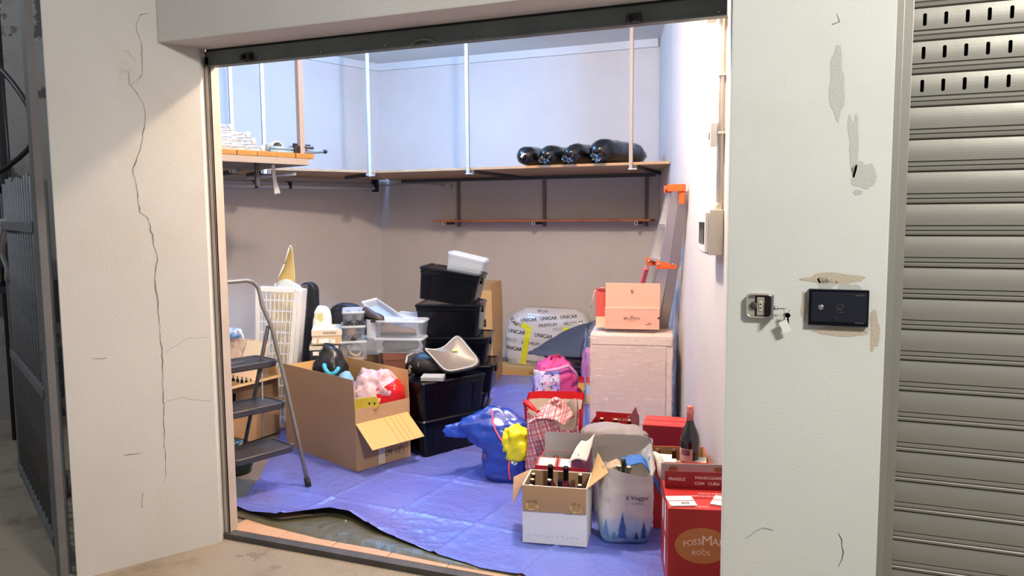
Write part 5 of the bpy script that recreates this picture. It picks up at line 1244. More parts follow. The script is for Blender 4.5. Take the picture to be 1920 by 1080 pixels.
k = MB(); L = [rr(.16, .12, .004, 2, 0), rr(.16, .12, .004, 2, sh_*.28), rr(.16, .12, .004, 2, sh_), rr(.15, .11, .004, 2, sh_), rr(.15, .11, .004, 2, .01)]
k.loft(L[:2], 1, True, False); k.loft(L[1:], 0, False, True); k.build('bag', [mat('coral_paper', (206, 86, 78), .55), mat('peach_paper', (236, 196, 168), .6)], t)
for x in (-.07,): MB().tube([(x-.012,-.05,sh_*.97),(x-.02,-.06,sh_*.9),(x-.035,-.065,sh_*.66),(x-.045,-.06,sh_*.5)], .004, 6).build('ribbon', mat('ribbon_pink', (220, 160, 160), .5), t, True)
MB().tube([(-.07,-.055,sh_*.98),(-.05,-.075,sh_*1.03),(-.02,-.075,sh_*1.03),(.0,-.055,sh_*.98)], .004, 6).build('ribbon', mat('ribbon_pink', (220, 160, 160)), t, True)
# ================================================================ pink backpack, gift bags beside the cabinet
q = onz(1032, 766)
t = thing('pink_backpack', 'pink children\'s backpack with colourful patterned front on the tarpaulin', 'backpack', (q.x, q.y+.12, Z0), R(28))
bhh = zat(1035, 678, q)-.01
M = MB(); sack(M, .33, .24, bhh, [(0,.9,.95,0,0),(.2,1.05,1.05,0,0),(.6,1.0,1,0,0),(.85,.8,.8,.0,.02),(1,.35,.4,.02,.04)], 3.2, .03, 8, 51, top='closed', nz=24); bv = M.bvh(); M.build('body', mat('hot_pink', (236, 92, 156), .55, var=.2, vscale=6, col2=(206, 60, 130), bump=.2), t, True)
M = MB(); M.grid(lambda u, v: (-.175+.19*u, 0, .02+bhh*.72*v), 14, 14)
N_ = []
for p in M.v:
    h_ = bv.ray_cast(Vector((p.x, -.6, p.z)), Vector((0,1,0))); N_.append(Vector((p.x, (h_[0].y if h_[0] else .0)-.008-.014*math.sin(math.pi*(p.x+.175)/.19), p.z)))
M.v = N_; bv2 = M.bvh(); M.build('patterned_pocket', mat('pocket_white', (240, 226, 240), .55, var=.3, vscale=14, col2=(206, 176, 232)), t, True, solid=.008)
cols = [(60,150,190),(230,120,180),(250,210,120),(120,90,180),(40,40,60),(250,250,250)]
M = MB(); random.seed(5)
for i in range(46):
    put(M, disc_geo(random.uniform(.005, .013), random.uniform(.004, .013), 10), (-.165+.17*random.random(), -.5, .03+bhh*.66*random.random()), (1,0,0), (0,0,1), .005+.0004*i/4, bv2, mi=i % 6)
M.build('pattern', [mat('pat%d' % i if False else 'pattern_%s' % 'abcdef'[i], c, .6) for i, c in enumerate(cols)], t)['kind'] = 'stuff'
M = MB(); M.tube([(-.1,-.13,bhh*.80),(.0,-.135,bhh*.84),(.08,-.12,bhh*.9),(.15,-.06,bhh*.7),(.18,-.05,bhh*.4)], .014, 8); M.build('piping_fold', mat('light_pink', (246, 170, 206), .5), t, True)
M = MB(); M.tube([(-.03,.0,bhh*.97),(-.03,.0,bhh*1.06),(.03,.01,bhh*1.07),(.05,.01,bhh*.98)], .009, 8); M.build('loop', mat('crimson', (196, 30, 66), .5), t, True)
q = onz(1078, 762)
t = thing('cartoon_gift_bag', 'small red gift bag with bright coloured picture front beside the cabinet', 'bag', (q.x+.03, q.y+.07, Z0), R(14))
gh2 = zat(1078, 712, q)-Z0
k = MB(); L = [rr(.20, .10, .004, 2, 0), rr(.20, .10, .004, 2, gh2), rr(.19, .09, .004, 2, gh2), rr(.19, .09, .004, 2, .01)]; k.loft(L, 0, True, True); k.build('bag', mat('gift_red', (206, 34, 44), .45), t)
M = MB(); put(M, rect_geo(.135, gh2*.84), (.025, -.051, gh2*.46), mi=0); put(M, disc_geo(.035, .05), (-.02, -.051, gh2*.42), lift=.002, mi=1); put(M, disc_geo(.03, .04), (.055, -.051, gh2*.6), lift=.002, mi=2); put(M, rect_geo(.02, .1), (.03, -.051, gh2*.34), lift=.0026, mi=3)
M.build('picture', [mat('pic_yellow', (236, 190, 90), .5), mat('pic_plum', (140, 34, 76), .5), mat('pic_sky', (190, 216, 240), .5), mat('pic_green', (70, 150, 90), .5)], t)
q = onz(1092, 735)
t = thing('pink_pouch', 'pink patterned pouch leaning behind the cabinet film', 'pouch', (q.x-.0, q.y+.2, Z0), 0); M = MB(); blob(M, .13, .12, .34, 2.4, .02, 10, 61); M.build('pouch', mat('pouch_pink', (226, 130, 180), .6, var=.3, vscale=16), t, True)
# ================================================================ blue shopping bag
q = onz(938, 911)
t = thing('blue_bag', 'slumped shiny blue shopping bag with pink piping and yellow patches', 'bag', (q.x-.02, q.y+.14, Z0), R(14))
hb_ = zat(905, 778, q)-.01
M = MB(); LO = sack(M, .30, .26, hb_, [(0,.84,.9,.015,0),(.12,.92,1,.015,0),(.38,.86,.95,.01,0),(.6,1.18,.9,-.045,.0),(.78,1.32,.66,-.07,.0),(.9,.95,.40,-.07,.01),(1,.42,.13,-.05,.01)], 3.0, .035, 7, 71, top='closed', nz=28); bv = M.bvh()
M.build('body', mat('blue_film', (24, 62, 168) , .2) if False else mat('shop_blue', (22, 58, 160), .22, bump=.35, bscale=11, spec=.8, coat=.3), t, True)
def on_bag(bv, x, z, lift=.004):
    h_ = bv.ray_cast(Vector((x, -.7, z)), Vector((0,1,0))); return Vector((x, (h_[0].y if h_[0] else -.02)-lift, z))
PK = [(-.075,.97),(-.065,.85),(-.04,.72),(-.005,.6),(.035,.5),(.05,.42),(.035,.3),(.035,.16),(.04,.03)]
PKI = [(a[0]+(b[0]-a[0])*k/5, (a[1]+(b[1]-a[1])*k/5)*hb_) for a, b in zip(PK, PK[1:]) for k in range(5)]
MB().tube([on_bag(bv, x, z, .004) for x, z in PKI], .0055, 8).build('pink_piping', mat('piping_pink', (226, 84, 110), .4), t, True)
M = MB(); M.grid(lambda u, v: (0,0,0), 1, 1); M = MB(); put(M, disc_geo(.07, .055, 20), (-.115, -.5, hb_*.55), (1,0,0), (0,0,1), .005, bv, rot=-.4); M.build('yellow_patch', mat('patch_yellow', (214, 200, 60), .35), t)
t2_ = Vector(t.location); yq = onpl(962, 832, t2_ - Vector((0,.1,0)), pn)
yb = thing('yellow_bag', 'crumpled bright yellow plastic pouch hanging over the blue bag\'s right side', 'bag', (yq.x+.015, yq.y, yq.z-.095), R(20)); M = MB(); blob(M, .15, .12, .20, 2.5, .035, 11, 77, nv=24, n=48); M.build('pouch', mat('bright_yellow', (236, 226, 30), .3, bump=.3, bscale=14), yb, True)
M = MB(); hx_ = onpl(862, 806, t2_, pn)-t2_; hx_ = Matrix.Rotation(-R(14), 4, 'Z') @ hx_; hy_ = Matrix.Rotation(-R(14), 4, 'Z') @ (onpl(833, 808, t2_ - pn*.02, pn)-t2_)
bs0 = Vector((-.15, -.03, hb_*.72)); HP = [bs0, bs0.lerp(hx_, .6)+Vector((0,-.01,.015)), hx_, hy_]
def strap(sgn):
    def fn(u, v):
        k = u*3; i_ = min(2, int(k)); p = HP[i_].lerp(HP[i_+1], k-i_); wd = (.16-.10*u) if u < .8 else .08-.1*(u-.8)
        return p + Vector((.008*math.sin(v*9), sgn*.022*(1-.5*u)*math.sin(v*math.pi)+.008*noise.noise((u*7, v*5, sgn)), wd*(v-.5)))
    return fn
for sg in (-1, 1): MB().grid(strap(sg), 20, 8).build('handle', mat('shop_blue_light', (40, 80, 184), .28, bump=.25, bscale=14), t, True, solid=.003)
# ================================================================ right foreground: bottle cartons and bags
def bag_at(px, py, w, d, h, rot, name, label, prof, m, mi=None, seed=1, amp=.02, e=5, inner=.14, rim=None, cat='bag', n=64):
    q = onz(px, py); t = thing(name, label, cat, (q.x, q.y, Z0), rot)
    M = MB(); sack(M, w, d, h, prof, e, amp, 8, seed, top='open', inner=inner, mi=0, mi2=1, rim=rim, nz=24, n=n); bv = M.bvh(); M.build('body', [m, mi or m], t, True); return t, bv, q
# front white carton with bottles
A = onz(980, 1021); Bq = onz(1102, 1031); rot, wF = frame(A, Bq); wF -= .004
hF = zat(980, 909, A)-Z0; dF = .22
wc_ = thing('bottle_carton', 'white and brown open carton of dark wine bottles at the front of the tarpaulin', 'box', place(A, rot, wF, dF, Z0), rot)
W, D, T_ = wF/2, dF/2, .005
k = MB(); k.box(-W, W, -D, -D+T_, 0, hF); k.box(-W, W, D-T_, D, 0, hF); k.box(-W, -W+T_, -D+T_, D-T_, 0, hF); k.box(W-T_, W, -D+T_, D-T_, 0, hF); k.box(-W+T_, W-T_, -D+T_, D-T_, 0, T_)
for b_ in ((-W+T_, W-T_, -D+T_, -D+T_+.001), (-W+T_, W-T_, D-T_-.001, D-T_), (-W+T_, -W+T_+.001, -D+T_, D-T_), (W-T_-.001, W-T_, -D+T_, D-T_)): k.box(*b_, .006, hF-.001, 1)
k.build('body', [M_card_w, M_card], wc_)
bandz = hF*.40
k = MB(); k.grid(lambda u, v: (-W+.002+(wF-.004)*u, -D-.003-.004*math.sin(v*math.pi)-.004*(1-v), hF-(hF*.43)*(1-v)+(.004*noise.noise((u*9, v, 1)) if v < .1 else 0)), 20, 8); k.build('front_flap', M_card, wc_, False, solid=.004)
for x0 in (-W+.03, W-.065):
    k = MB()
    for i in range(6): k.bar((x0+.007*i, -D-.0150, hF*.62), (x0+.007*i+.002*random.random(), -D-.0150, hF*.62+.03+.012*random.random()), .0022, .002, up=(1,0,0))
    k.build('torn_corrugation', mat('torn_card', (120, 92, 64), .9), wc_)
    k = MB(); put(k, ([Vector((.028*math.cos(a)*(1+.35*noise.noise((a*1.3, x0*40, 1))), .02*math.sin(a)*(1+.4*noise.noise((a*1.7, 3, x0*30))), 0)) for a in [2*math.pi*i/18 for i in range(18)]], [tuple(range(18))]), (x0+.016, -D-.0135, hF*.66), lift=.0006); k.build('torn_patch', mat('torn_pale', (214, 176, 120), .9), wc_)
k = MB()
for i in range(11): put(k, rect_geo(.012, .004), (-W+.03+.022*i, -D-.0006, hF*.13+.004*(i % 2)), rot=.4)
k.build('scuff', mat('scuff_grey', (196, 196, 198), .8), wc_)
F1 = MB(); F1.box(-.0, dF, 0, .17, -.0015, .0015); F1.xf(Matrix.Translation((W, -D, hF)) @ Matrix.Rotation(R(90), 4, 'Z') @ Matrix.Rotation(R(-0), 4, 'Y') @ Matrix.Rotation(R(135), 4, 'X') @ Matrix.Scale(1, 4))
def flapq(pts, nm, m, par, th_=.003):
    Mi = (Matrix.Translation(par.location) @ Matrix.Rotation(par.rotation_euler.z, 4, 'Z')).inverted(); P = [Mi @ Vector(p) for p in pts]
    MB().grid(lambda u, v: (P[0]*(1-u)+P[1]*u)*(1-v)+(P[3]*(1-u)+P[2]*u)*v, 5, 5).build(nm, m, par, False, solid=th_)
wl2 = lambda x, y, z: inside(wc_, x, y, z)
rf0, rf1 = wl2(W, -D, hF), wl2(W, D, hF)
flapq([rf0, rf1, onpl(1121, 849, rf1 + pn*.03, pn), onpl(1141, 886, rf0 + pn*.0, pn)], 'right_flap', M_card_l, wc_)
lf0, lf1 = wl2(-W, -D, hF), wl2(-W, D, hF)
flapq([lf0, lf1, lf1+Vector((-.09,-.0,-.05)), onpl(962, 944, lf0-pn*.0, pn)], 'left_flap', M_card, wc_)
for i, (px, py, gl, fo, cp, lb, yy) in enumerate(((1000,896,M_glass_k,M_glass_k,M_cork,'pale capped dark bottle in the back left corner of the white carton',.07),(998,906,M_glass_k,M_glass_k,M_cork,'pale capped dark bottle at the middle left of the white carton',.0),(995,917,M_glass_k,M_glass_k,M_cork,'pale capped dark bottle at the front left of the white carton',-.07),
    (1032,880,M_glass_r,M_foil_k,M_foil_k,'wine red bottle with black foil, left of the two tall ones in the white carton',.06),(1061,883,M_glass_r,M_foil_k,M_foil_k,'wine red bottle with black foil, right of the two tall ones in the white carton',.06),
    (1030,907,M_glass_k,M_glass_k,M_cork,'pale capped dark bottle in front of the left red bottle in the white carton',-.03),(1050,906,M_glass_k,mat('violet_foil', (40, 34, 66), .3, .4),M_foil_k,'violet foiled bottle in the middle of the white carton',-.02),
    (1088,897,M_glass_k,M_glass_k,M_cork,'pale capped dark bottle at the back right of the white carton',.03),(1087,917,M_glass_k,M_glass_k,M_cork,'pale capped dark bottle at the front right of the white carton',-.07))):
    v3 = Vector((-math.sin(rot), math.cos(rot), 0)); P = Vector(wc_.location) + v3*yy
    tp_ = onpl(px, py-8, P, v3); zt_2 = min(tp_.z, .345); zt_2 = max(zt_2, .2)
    hh_ = zt_2-(Z0+.006)
    bottle('bottle', lb, tp_.x, tp_.y, Z0+.006, hh_, .026 if gl is M_glass_k else .034, gl, fo, cp, group=None)
# fir tree bag
def landscape(name, h_):
    """white cotton printed with a watercolour mist that thickens to blue at the foot"""
    m = bpy.data.materials.new(name); m.use_nodes = True; N = m.node_tree.nodes; L = m.node_tree.links; b = N['Principled BSDF']; b.inputs['Roughness'].default_value = .8
    tc = N.new('ShaderNodeTexCoord'); sp = N.new('ShaderNodeSeparateXYZ'); L.new(tc.outputs['Object'], sp.inputs[0])
    n = N.new('ShaderNodeTexNoise'); n.inputs['Scale'].default_value = 11; n.inputs['Detail'].default_value = 5; L.new(tc.outputs['Object'], n.inputs[0])
    a = N.new('ShaderNodeMath'); a.operation = 'MULTIPLY_ADD'; L.new(n.outputs[0], a.inputs[0]); a.inputs[1].default_value = -.16; L.new(sp.outputs[2], a.inputs[2])
    r = N.new('ShaderNodeValToRGB'); e = r.color_ramp.elements; d = N.new('ShaderNodeMath'); d.operation = 'MULTIPLY_ADD'; d.inputs[1].default_value = 3.0; d.inputs[2].default_value = .3; L.new(a.outputs[0], d.inputs[0]); L.new(d.outputs[0], r.inputs[0])
    e[0].position = .03; e[0].color = (*lin((96, 148, 200)), 1); e[1].position = .50; e[1].color = (*lin((226, 220, 208)), 1); x = e.new(.22); x.color = (*lin((176, 204, 222)), 1)
    L.new(r.outputs[0], b.inputs['Base Color']); n2 = N.new('ShaderNodeTexNoise'); n2.inputs['Scale'].default_value = 10; L.new(tc.outputs['Object'], n2.inputs[0])
    bp = N.new('ShaderNodeBump'); bp.inputs['Strength'].default_value = .25; bp.inputs['Distance'].default_value = .02; L.new(n2.outputs[0], bp.inputs['Height']); L.new(bp.outputs[0], b.inputs['Normal']); return m
fa = onz(1120, 1025); fbq = onz(1205, 1025); rot, wB = frame(fa, fbq)
rot = R(20); wB = .235; dB = .22; ctr = place(fa, rot, wB, dB); hB = zat(1118, 888, fa)-Z0
t = thing('fir_tree_bag', 'white cloth bag printed with blue fir trees and lettered il Viaggio, full of bottles', 'bag', (ctr[0]+.01, ctr[1]+.01, Z0), rot)
rim = lambda a: .02*math.sin(a*2+.5) + .07*max(0, math.cos(a-R(20)))**6
M = MB(); sack(M, wB, dB, hB, [(0,.88,.92,0,0),(.1,.98,1,0,0),(.4,1.05,1.08,.005,0),(.7,1.04,1.06,.01,0),(.9,.98,1,.012,0),(1,1.02,1,.015,0)], 5.5, .013, 11, 81, inner=.1, mi=0, mi2=0, rim=rim, nz=26, n=72); bv = M.bvh()
M_cot = mat('cotton_white', (224, 218, 208), .8, bump=.2, bscale=10, var=.05)
M.build('body', landscape('printed_cotton', hB), t, True)
M = MB()
def fir_geo(h_, w_, seed, k_=11):
    random.seed(seed); vs = [Vector((-.002,0,0)), Vector((.002,0,0)), Vector((0,h_*1.04,0))]; fs = [(0,1,2)]
    for i in range(k_):
        y0 = h_*(.08+.86*i/k_); wd = w_*(1-i/k_)**.85*random.uniform(.8, 1.15); o_ = len(vs); dy = h_/k_
        for s_ in (-1, 1):
            o_ = len(vs); w2 = wd/2*random.uniform(.8, 1.1)
            vs += [Vector((0, y0, 0)), Vector((s_*w2*.5, y0-dy*.1, 0)), Vector((s_*w2, y0-dy*.35, 0)), Vector((s_*w2*.45, y0+dy*.75, 0)), Vector((0, y0+dy*1.5, 0))]
            fs.append((o_, o_+1, o_+2, o_+3, o_+4) if s_ > 0 else (o_+4, o_+3, o_+2, o_+1, o_))
    return vs, fs
firm = [mat('fir_blue', (66, 106, 172), .8), mat('fir_teal', (44, 96, 140), .8), mat('fir_pale', (120, 156, 200), .8), mat('fir_dark', (48, 66, 110), .8)]
for x, z, h_, w_, mi, sd in ((-.018,.016,.135,.062,0,3),(-.092,.016,.11,.044,2,5),(.080,.016,.09,.046,1,7),(.046,.016,.045,.034,1,9),(-.055,.016,.05,.034,2,10)):
    M = MB(); put(M, fir_geo(h_, w_, sd), (x, -.5, z), (1,0,0), (0,0,1), .0016, bv); M.build('printed_fir', firm[mi], t)
for y, z, h_, w_ in ((-.06,.02,.11,.06),(.0,.016,.17,.09),(.06,.016,.14,.08)):
    M = MB(); put(M, fir_geo(h_, w_, int(y*100)+40), (.5, y, z), (0,1,0), (0,0,1), .0016, bv); M.build('printed_fir', firm[3], t)
M = MB(); put(M, text_geo('il Viaggio', .028, .0003), (.048, -.5, hB*.655), (1,0,0), (0,0,1), .002, bv); put(M, text_geo('IL SEMPRE', .012, .0002), (.05, -.5, hB*.575), (1,0,0), (0,0,1), .002, bv); M.build('lettering', M_print_k, t)
M = MB(); M.tube([(wB*.55,.06,hB*1.0),(wB*.62,.03,hB*1.16),(wB*.72,-.02,hB*1.12),(wB*.7,-.06,hB*.85)], .02, 10); M.build('slumped_handle', mat('cotton_white', (224, 218, 208)), t, True, sub=1)
fl3 = lambda x, y, z: inside(t, x, y, z)
for i, (px, py, gl, cp, lb) in enumerate(((1169,872,mat('green_glass', (18, 38, 24), .08, coat=.5),M_glass_k,'dark green bottle top wrapped in blue cloth in the fir tree bag'),(1179,886,M_glass_k,M_cork,'pale capped bottle at the front of the fir tree bag'),(1161,884,M_glass_k,mat('beige_cap', (206, 196, 176), .6),'beige capped bottle left in the fir tree bag'))):
    v3 = Vector((-math.sin(rot), math.cos(rot), 0)); P = Vector(t.location)+v3*(.01-.035*i+.02); tp_ = onpl(px, py-6, P, v3); bottle('bottle', lb, tp_.x, tp_.y, Z0+.008, min(tp_.z+.015, .40)-Z0-.01, .03, gl, gl, cp)
q = onpl(1196, 868, fl3(.02, .075, 0), pn)
bl = thing('blue_cloth', 'bright blue cloth draped over the bottles in the fir tree bag', 'cloth', (q.x, q.y, q.z), R(20))
def bcl(u, v):
    x = -.075+.16*u; return (x+.02*v*u, .03-.10*v*(1 if u > .5 else .75)-.02*math.sin(u*5), .035*math.sin(u*2.6+.4)-.13*max(0, u-.55)*2.2*v**.8-.02*v+.012*noise.noise((u*6, v*6, 4)))
MB().grid(bcl, 16, 12).build('cloth', mat('royal_blue', (54, 116, 196), .7, var=.2, vscale=12), bl, True, solid=.004)
q = onpl(1150, 872, fl3(-.05, .06, 0), pn); t_ = thing('paper_wad', 'crumpled brown paper beside the bottles in the fir tree bag', 'paper', (q.x, q.y, q.z-.05), R(10)); M = MB(); blob(M, .08, .07, .07, 2, .02, 18, 91); M.build('paper', mat('brown_paper', (190, 170, 146), .8), t_, True)
# red grey-lined carton behind the white one
ra_ = onpl(1003, 900, Vector((-1.2, .68, 0)), Vector((0, 1, 0))); A = Vector((ra_.x, .68, 0)); wR = ony(1070, 900, .68).x - A.x
hR = ony(1003, 872, .68).z - Z0
rc = carton('bottle_carton', 'red grey-lined open carton behind the white bottle carton', 'box', A, R(8), wR+.07, .25, hR, [M_red, M_card_g], flaps=(('back', 92, .10), ('right', 60, .08)))
for i, (x, lb) in enumerate(((-.075,'white label card on the left of the red grey-lined carton'),(.03,'white label card right of the first on the red grey-lined carton'))):
    q = inside(rc, x+.0, -.085, hR-.004); c_ = thing('label_card', lb, 'card', tuple(q), R(8), None, R(26)); MB().box(-.05,.05,-.045,.045,0,.002).build('red_edge', M_redtop, c_); MB().box(-.04,.04,-.036,.04,.002,.003).build('white_face', M_paper, c_)
    if i == 0: M = MB(); M.lathe([(.018,0),(.018,.004),(.012,.006)], 16, c=(.01,-.01,.003)); M.build('cork_seal', M_cork, c_, True)
for x, lb in ((-.055,'brown foiled bottle neck, left in the red grey-lined carton'),(.055,'brown foiled bottle neck, right in the red grey-lined carton')):
    q = inside(rc, x, .055, 0); bottle('bottle', lb, q.x, q.y, Z0+.006, hR-.01, .034, M_glass_k, M_foil_b, M_foil_b)
# plum plastic bag with white paper sheet
q = ony(1088, 880, .78)
t = thing('plum_bag', 'plum coloured plastic bag with a white sheet on top between the cartons', 'bag', (q.x+.0, .80, Z0), R(10))
hp2 = ony(1090, 842, .76).z-Z0
M = MB(); sack(M, .11, .18, hp2, [(0,.9,.95,0,0),(.5,1,1,0,0),(.85,.9,.9,0,0),(1,.4,.5,.02,0)], 4, .012, 12, 15, top='closed'); M.build('bag', mat('plum_film', (120, 62, 92), .2, bump=.4, bscale=18), t, True)
pq = [onpl(px, py, Vector((q.x, .70, 0)), pn)-Vector(t.location) for px, py in ((1066,868),(1100,862),(1117,822),(1092,832))]
pq[2] += pn*.05; pq[3] += pn*.05
M = MB().grid(lambda u, v: tuple(((pq[0]*(1-u)+pq[1]*u)*(1-v)+(pq[3]*(1-u)+pq[2]*u)*v) + Vector((0,0,.012*math.sin(u*4+v*3)))), 10, 10); o = M.build('white_sheet', M_paper, t, True, solid=.003); 
o.matrix_basis = Matrix.Rotation(-R(10), 4, 'Z')
# plaid bag, red paper bag
M_plaid = bpy.data.materials.new('red_plaid'); M_plaid.use_nodes = True; N = M_plaid.node_tree.nodes; L_k = M_plaid.node_tree.links
bs_ = N['Principled BSDF']; bs_.inputs['Roughness'].default_value = .8; tcn = N.new('ShaderNodeTexCoord'); prev = None
mp = N.new('ShaderNodeMapping'); mp.inputs['Rotation'].default_value = (R(8), R(16), R(14)); L_k.new(tcn.outputs['Object'], mp.inputs[0])
def band(axis, sc_, lo, col_, prev):
    wv_ = N.new('ShaderNodeTexWave'); wv_.bands_direction = axis; wv_.inputs['Scale'].default_value = sc_; L_k.new(mp.outputs[0], wv_.inputs['Vector'])
    g_ = N.new('ShaderNodeMath'); g_.operation = 'GREATER_THAN'; g_.inputs[1].default_value = lo; L_k.new(wv_.outputs[1], g_.inputs[0])
    ml = N.new('ShaderNodeMath'); ml.operation = 'MULTIPLY'; ml.inputs[1].default_value = .75; L_k.new(g_.outputs[0], ml.inputs[0])
    x = N.new('ShaderNodeMix'); x.data_type = 'RGBA'; L_k.new(ml.outputs[0], x.inputs[0]); x.inputs[7].default_value = (*lin(col_), 1)
    if prev is None: x.inputs[6].default_value = (*lin((236, 212, 206)), 1)
    else: L_k.new(prev, x.inputs[6])
    return x.outputs[2]
c_ = band('X', 11, .62, (222, 106, 112), None); c_ = band('Z', 9, .75, (226, 128, 130), c_); c_ = band('X', 17, .9, (74, 52, 76), c_); c_ = band('Z', 14, .95, (150, 70, 86), c_); c_ = band('X', 23, .93, (206, 60, 74), c_)
L_k.new(c_, bs_.inputs['Base Color'])
M_tan = mat('tan_lining', (222, 208, 194), .7, var=.06); M_rp = mat('red_paper', (216, 28, 36), .4, bump=.15, bscale=8)
def bag_y(px, y, *a, **k):
    x = ony(px, 800, y).x; gx_ = Vector((x, y, 0)); global onz_; return gx_
def bag_dep(px, y, w, d, h, rot, name, label, prof, mats, seed, amp, e, inner, rim, band=False, cat='bag'):
    x = ony(px, 800, y).x; t = thing(name, label, cat, (x, y, Z0), rot)
    M = MB(); sack(M, w, d, h, prof, e, amp, 8, seed, top='open', inner=inner, mi=0, mi2=1, rim=rim, nz=24, band=band); bv = M.bvh(); M.build('body', mats, t, True); return t, bv
rb_, bv = bag_dep(1040, 1.46, .325, .20, .40, R(12), 'red_paper_bag', 'large red paper carrier bag with pale lining beside the cabinet', [(0,.95,.95,0,0),(.5,1,1,0,0),(1,1.04,1.05,0,0)], [M_rp, M_tan], 101, .008, 12, .25, lambda a: .035*max(0, math.sin(a))-.06*max(0, -math.sin(a)), True)
M = MB(); M.tube([(-.155,-.05,.36),(-.17,-.08,.41),(-.13,-.12,.39),(-.08,-.12,.33)], .02, 8); M.build('folded_handle', M_rp, rb_, True, sub=1)
pb2, bv = bag_dep(1036, 1.16, .275, .20, .36, R(14), 'plaid_bag', 'red and white plaid cloth bag in front of the red paper bag', [(0,.95,1,0,0),(.3,1.06,1.05,0,0),(.75,1.0,1.0,0,0),(1,.98,.95,.0,0)], [M_plaid, M_tan], 111, .02, 4, .14, lambda a: .05*math.sin(2*a+.6)+.03*math.sin(3*a)+.03)
M = MB(); M.grid(lambda u, v: (-.13+.20*u+.05*v, -.12+.17*v, .37+.075*math.sin(u*math.pi)*(.4+v)+.01*noise.noise((u*6, v*6, 4))), 14, 10); M.build('folded_corner', M_plaid, pb2, True, solid=.004)
M = MB(); M.tube([(.02+.02*math.cos(a), -.0+.01*math.sin(a*2), .46+.016*math.sin(a)) for a in [2*math.pi*i/14 for i in range(14)]], .011, 8, closed=True); M.build('knot', M_plaid, pb2, True)
t = thing('glass_jar', 'small clear glass jar standing inside the red paper bag', 'jar', tuple(inside(rb_, -.07, -.0, .25)), 0)
MB().lathe([(.03,0),(.034,.01),(.034,.07),(.026,.085),(.026,.10)], 18).build('jar', mat('jar_glass', (226, 220, 212), .1, alpha=.5), t, True)
# white open bag with grey lining, grey garment, red carton behind
nb, bv, q = bag_at(1165, 955, .29, .20, .315, R(8), 'white_bag', 'white carrier bag with grey lining behind the fir tree bag', [(0,.95,.95,0,0),(.5,1,1,0,0),(1,1.04,1.04,0,0)], mat('bag_white', (236, 232, 232), .5, bump=.1), M_card_g, 121, .006, 9, .26, rim=lambda a: .045*max(0, math.sin(a))-.06*max(0, -math.sin(a)))
MB().tube([(.13,.1,.34),(.15,.02,.325),(.16,-.06,.28),(.16,-.1,.24)], .004, 6).build('edge_cord', mat('plum_cord', (96, 60, 78), .6), nb, True)
mc_y = 1.50
A = ony(1102, 860, mc_y); Bm = ony(1186, 860, mc_y); hm = ony(1102, 799, mc_y).z - Z0
mcr = carton('bottle_carton', 'red open carton with upside-down print in front of the wrapped cabinet', 'box', (A.x, mc_y), R(4), Bm.x-A.x, .24, hm, [M_red_d, M_red], flaps=(('back', 90, .03), ('right', 75, .08)))
M = MB(); put(M, text_geo('HANDLE WITH', .022, .0004), (.045, .12-.0062, hm-.02+.012), rot=math.pi); put(M, text_geo('CARE', .02, .0004), (.09, .12-.0062, hm+.012), rot=math.pi); M.build('lettering', M_print_w, mcr)
for x, lb in ((-.085,'brown foiled bottle, left of three in the red carton before the cabinet'),(.0,'brown foiled bottle, middle of three in the red carton before the cabinet'),(.085,'brown foiled bottle, right of three in the red carton before the cabinet')):
    q = inside(mcr, x, .06, 0); bottle('bottle', lb, q.x, q.y, Z0+.006, hm+.0, .032, M_glass_k, M_foil_b, M_cork)
q = ony(1153, 850, 1.33)
gg = thing('grey_garment', 'bundled grey padded garment lying across the white bag and red carton', 'clothing', (q.x, 1.30, 0), R(6))
z1 = ony(1150, 848, 1.25).z; z2g = ony(1150, 797, 1.38).z
M = MB(); M.loft([sl(.36*s_, .22*k_, 2.6, 48, 0, 0, 0) for s_, k_ in ((.5,.5),)], 0); M = MB(); blob(M, .36, .22, z2g-z1+.04, 3.2, .035, 8, 131, nv=22, n=56); bvg = M.bvh(); M.build('bundle', mat('warm_grey_cloth', (150, 142, 140), .8, bump=.2, bscale=9), gg, True); gg.location.z = z1-.02
MB().tube([(-.0+.05*math.cos(a), -.085, .10+.028*math.sin(a)) for a in [2*math.pi*i/20 for i in range(20)]], .004, 6, closed=True).build('ring_seam', mat('seam_grey', (150, 140, 136), .8), gg, True)
MB().tube([(.07,-.09,.115),(.11,-.085,.108),(.15,-.06,.10)], .004, 6).build('pocket_slit', mat('slit_grey', (110, 102, 100), .8), gg, True)
gs = carton('bottle_carton', 'red carton with white sheet under the grey garment', 'box', (ony(1092, 860, 1.22).x, 1.2), R(6), .37, .24, z1-.035-Z0, [M_red, M_card_w], open_=False)
# closed red carton
A = onz(1205, 797, .35); Bq = onz(1288, 803, .35); rot, wI = frame(A, Bq); rot = R(6)
ic = carton('wine_carton', 'closed red wine carton behind the dark sparkling wine bottle', 'box', (A.x, A.y), rot, min(wI, .27), .2, .35-Z0, [M_red_d, M_redtop], open_=False)
iw = min(wI, .27)
MB().box(-iw/2, iw/2, -.1, -.004, .35-Z0, .35-Z0+.003).build('top_flap', M_redtop, ic); MB().box(-iw/2, iw/2, .0, .1, .35-Z0, .35-Z0+.004).build('top_flap', M_redtop, ic)
M = MB(); 
for y in (-.05, .05): put(M, text_geo('FRAGILE HANDLE WITH CARE', .013), (-.05, y, .35-Z0+.0042), (1,0,0), (0,1,0)); put(M, text_geo('WINE', .02), (.09, y, .35-Z0+.0042), (1,0,0), (0,1,0))
M.build('lettering', mat('pale_pink_print', (240, 180, 170), .6), ic)
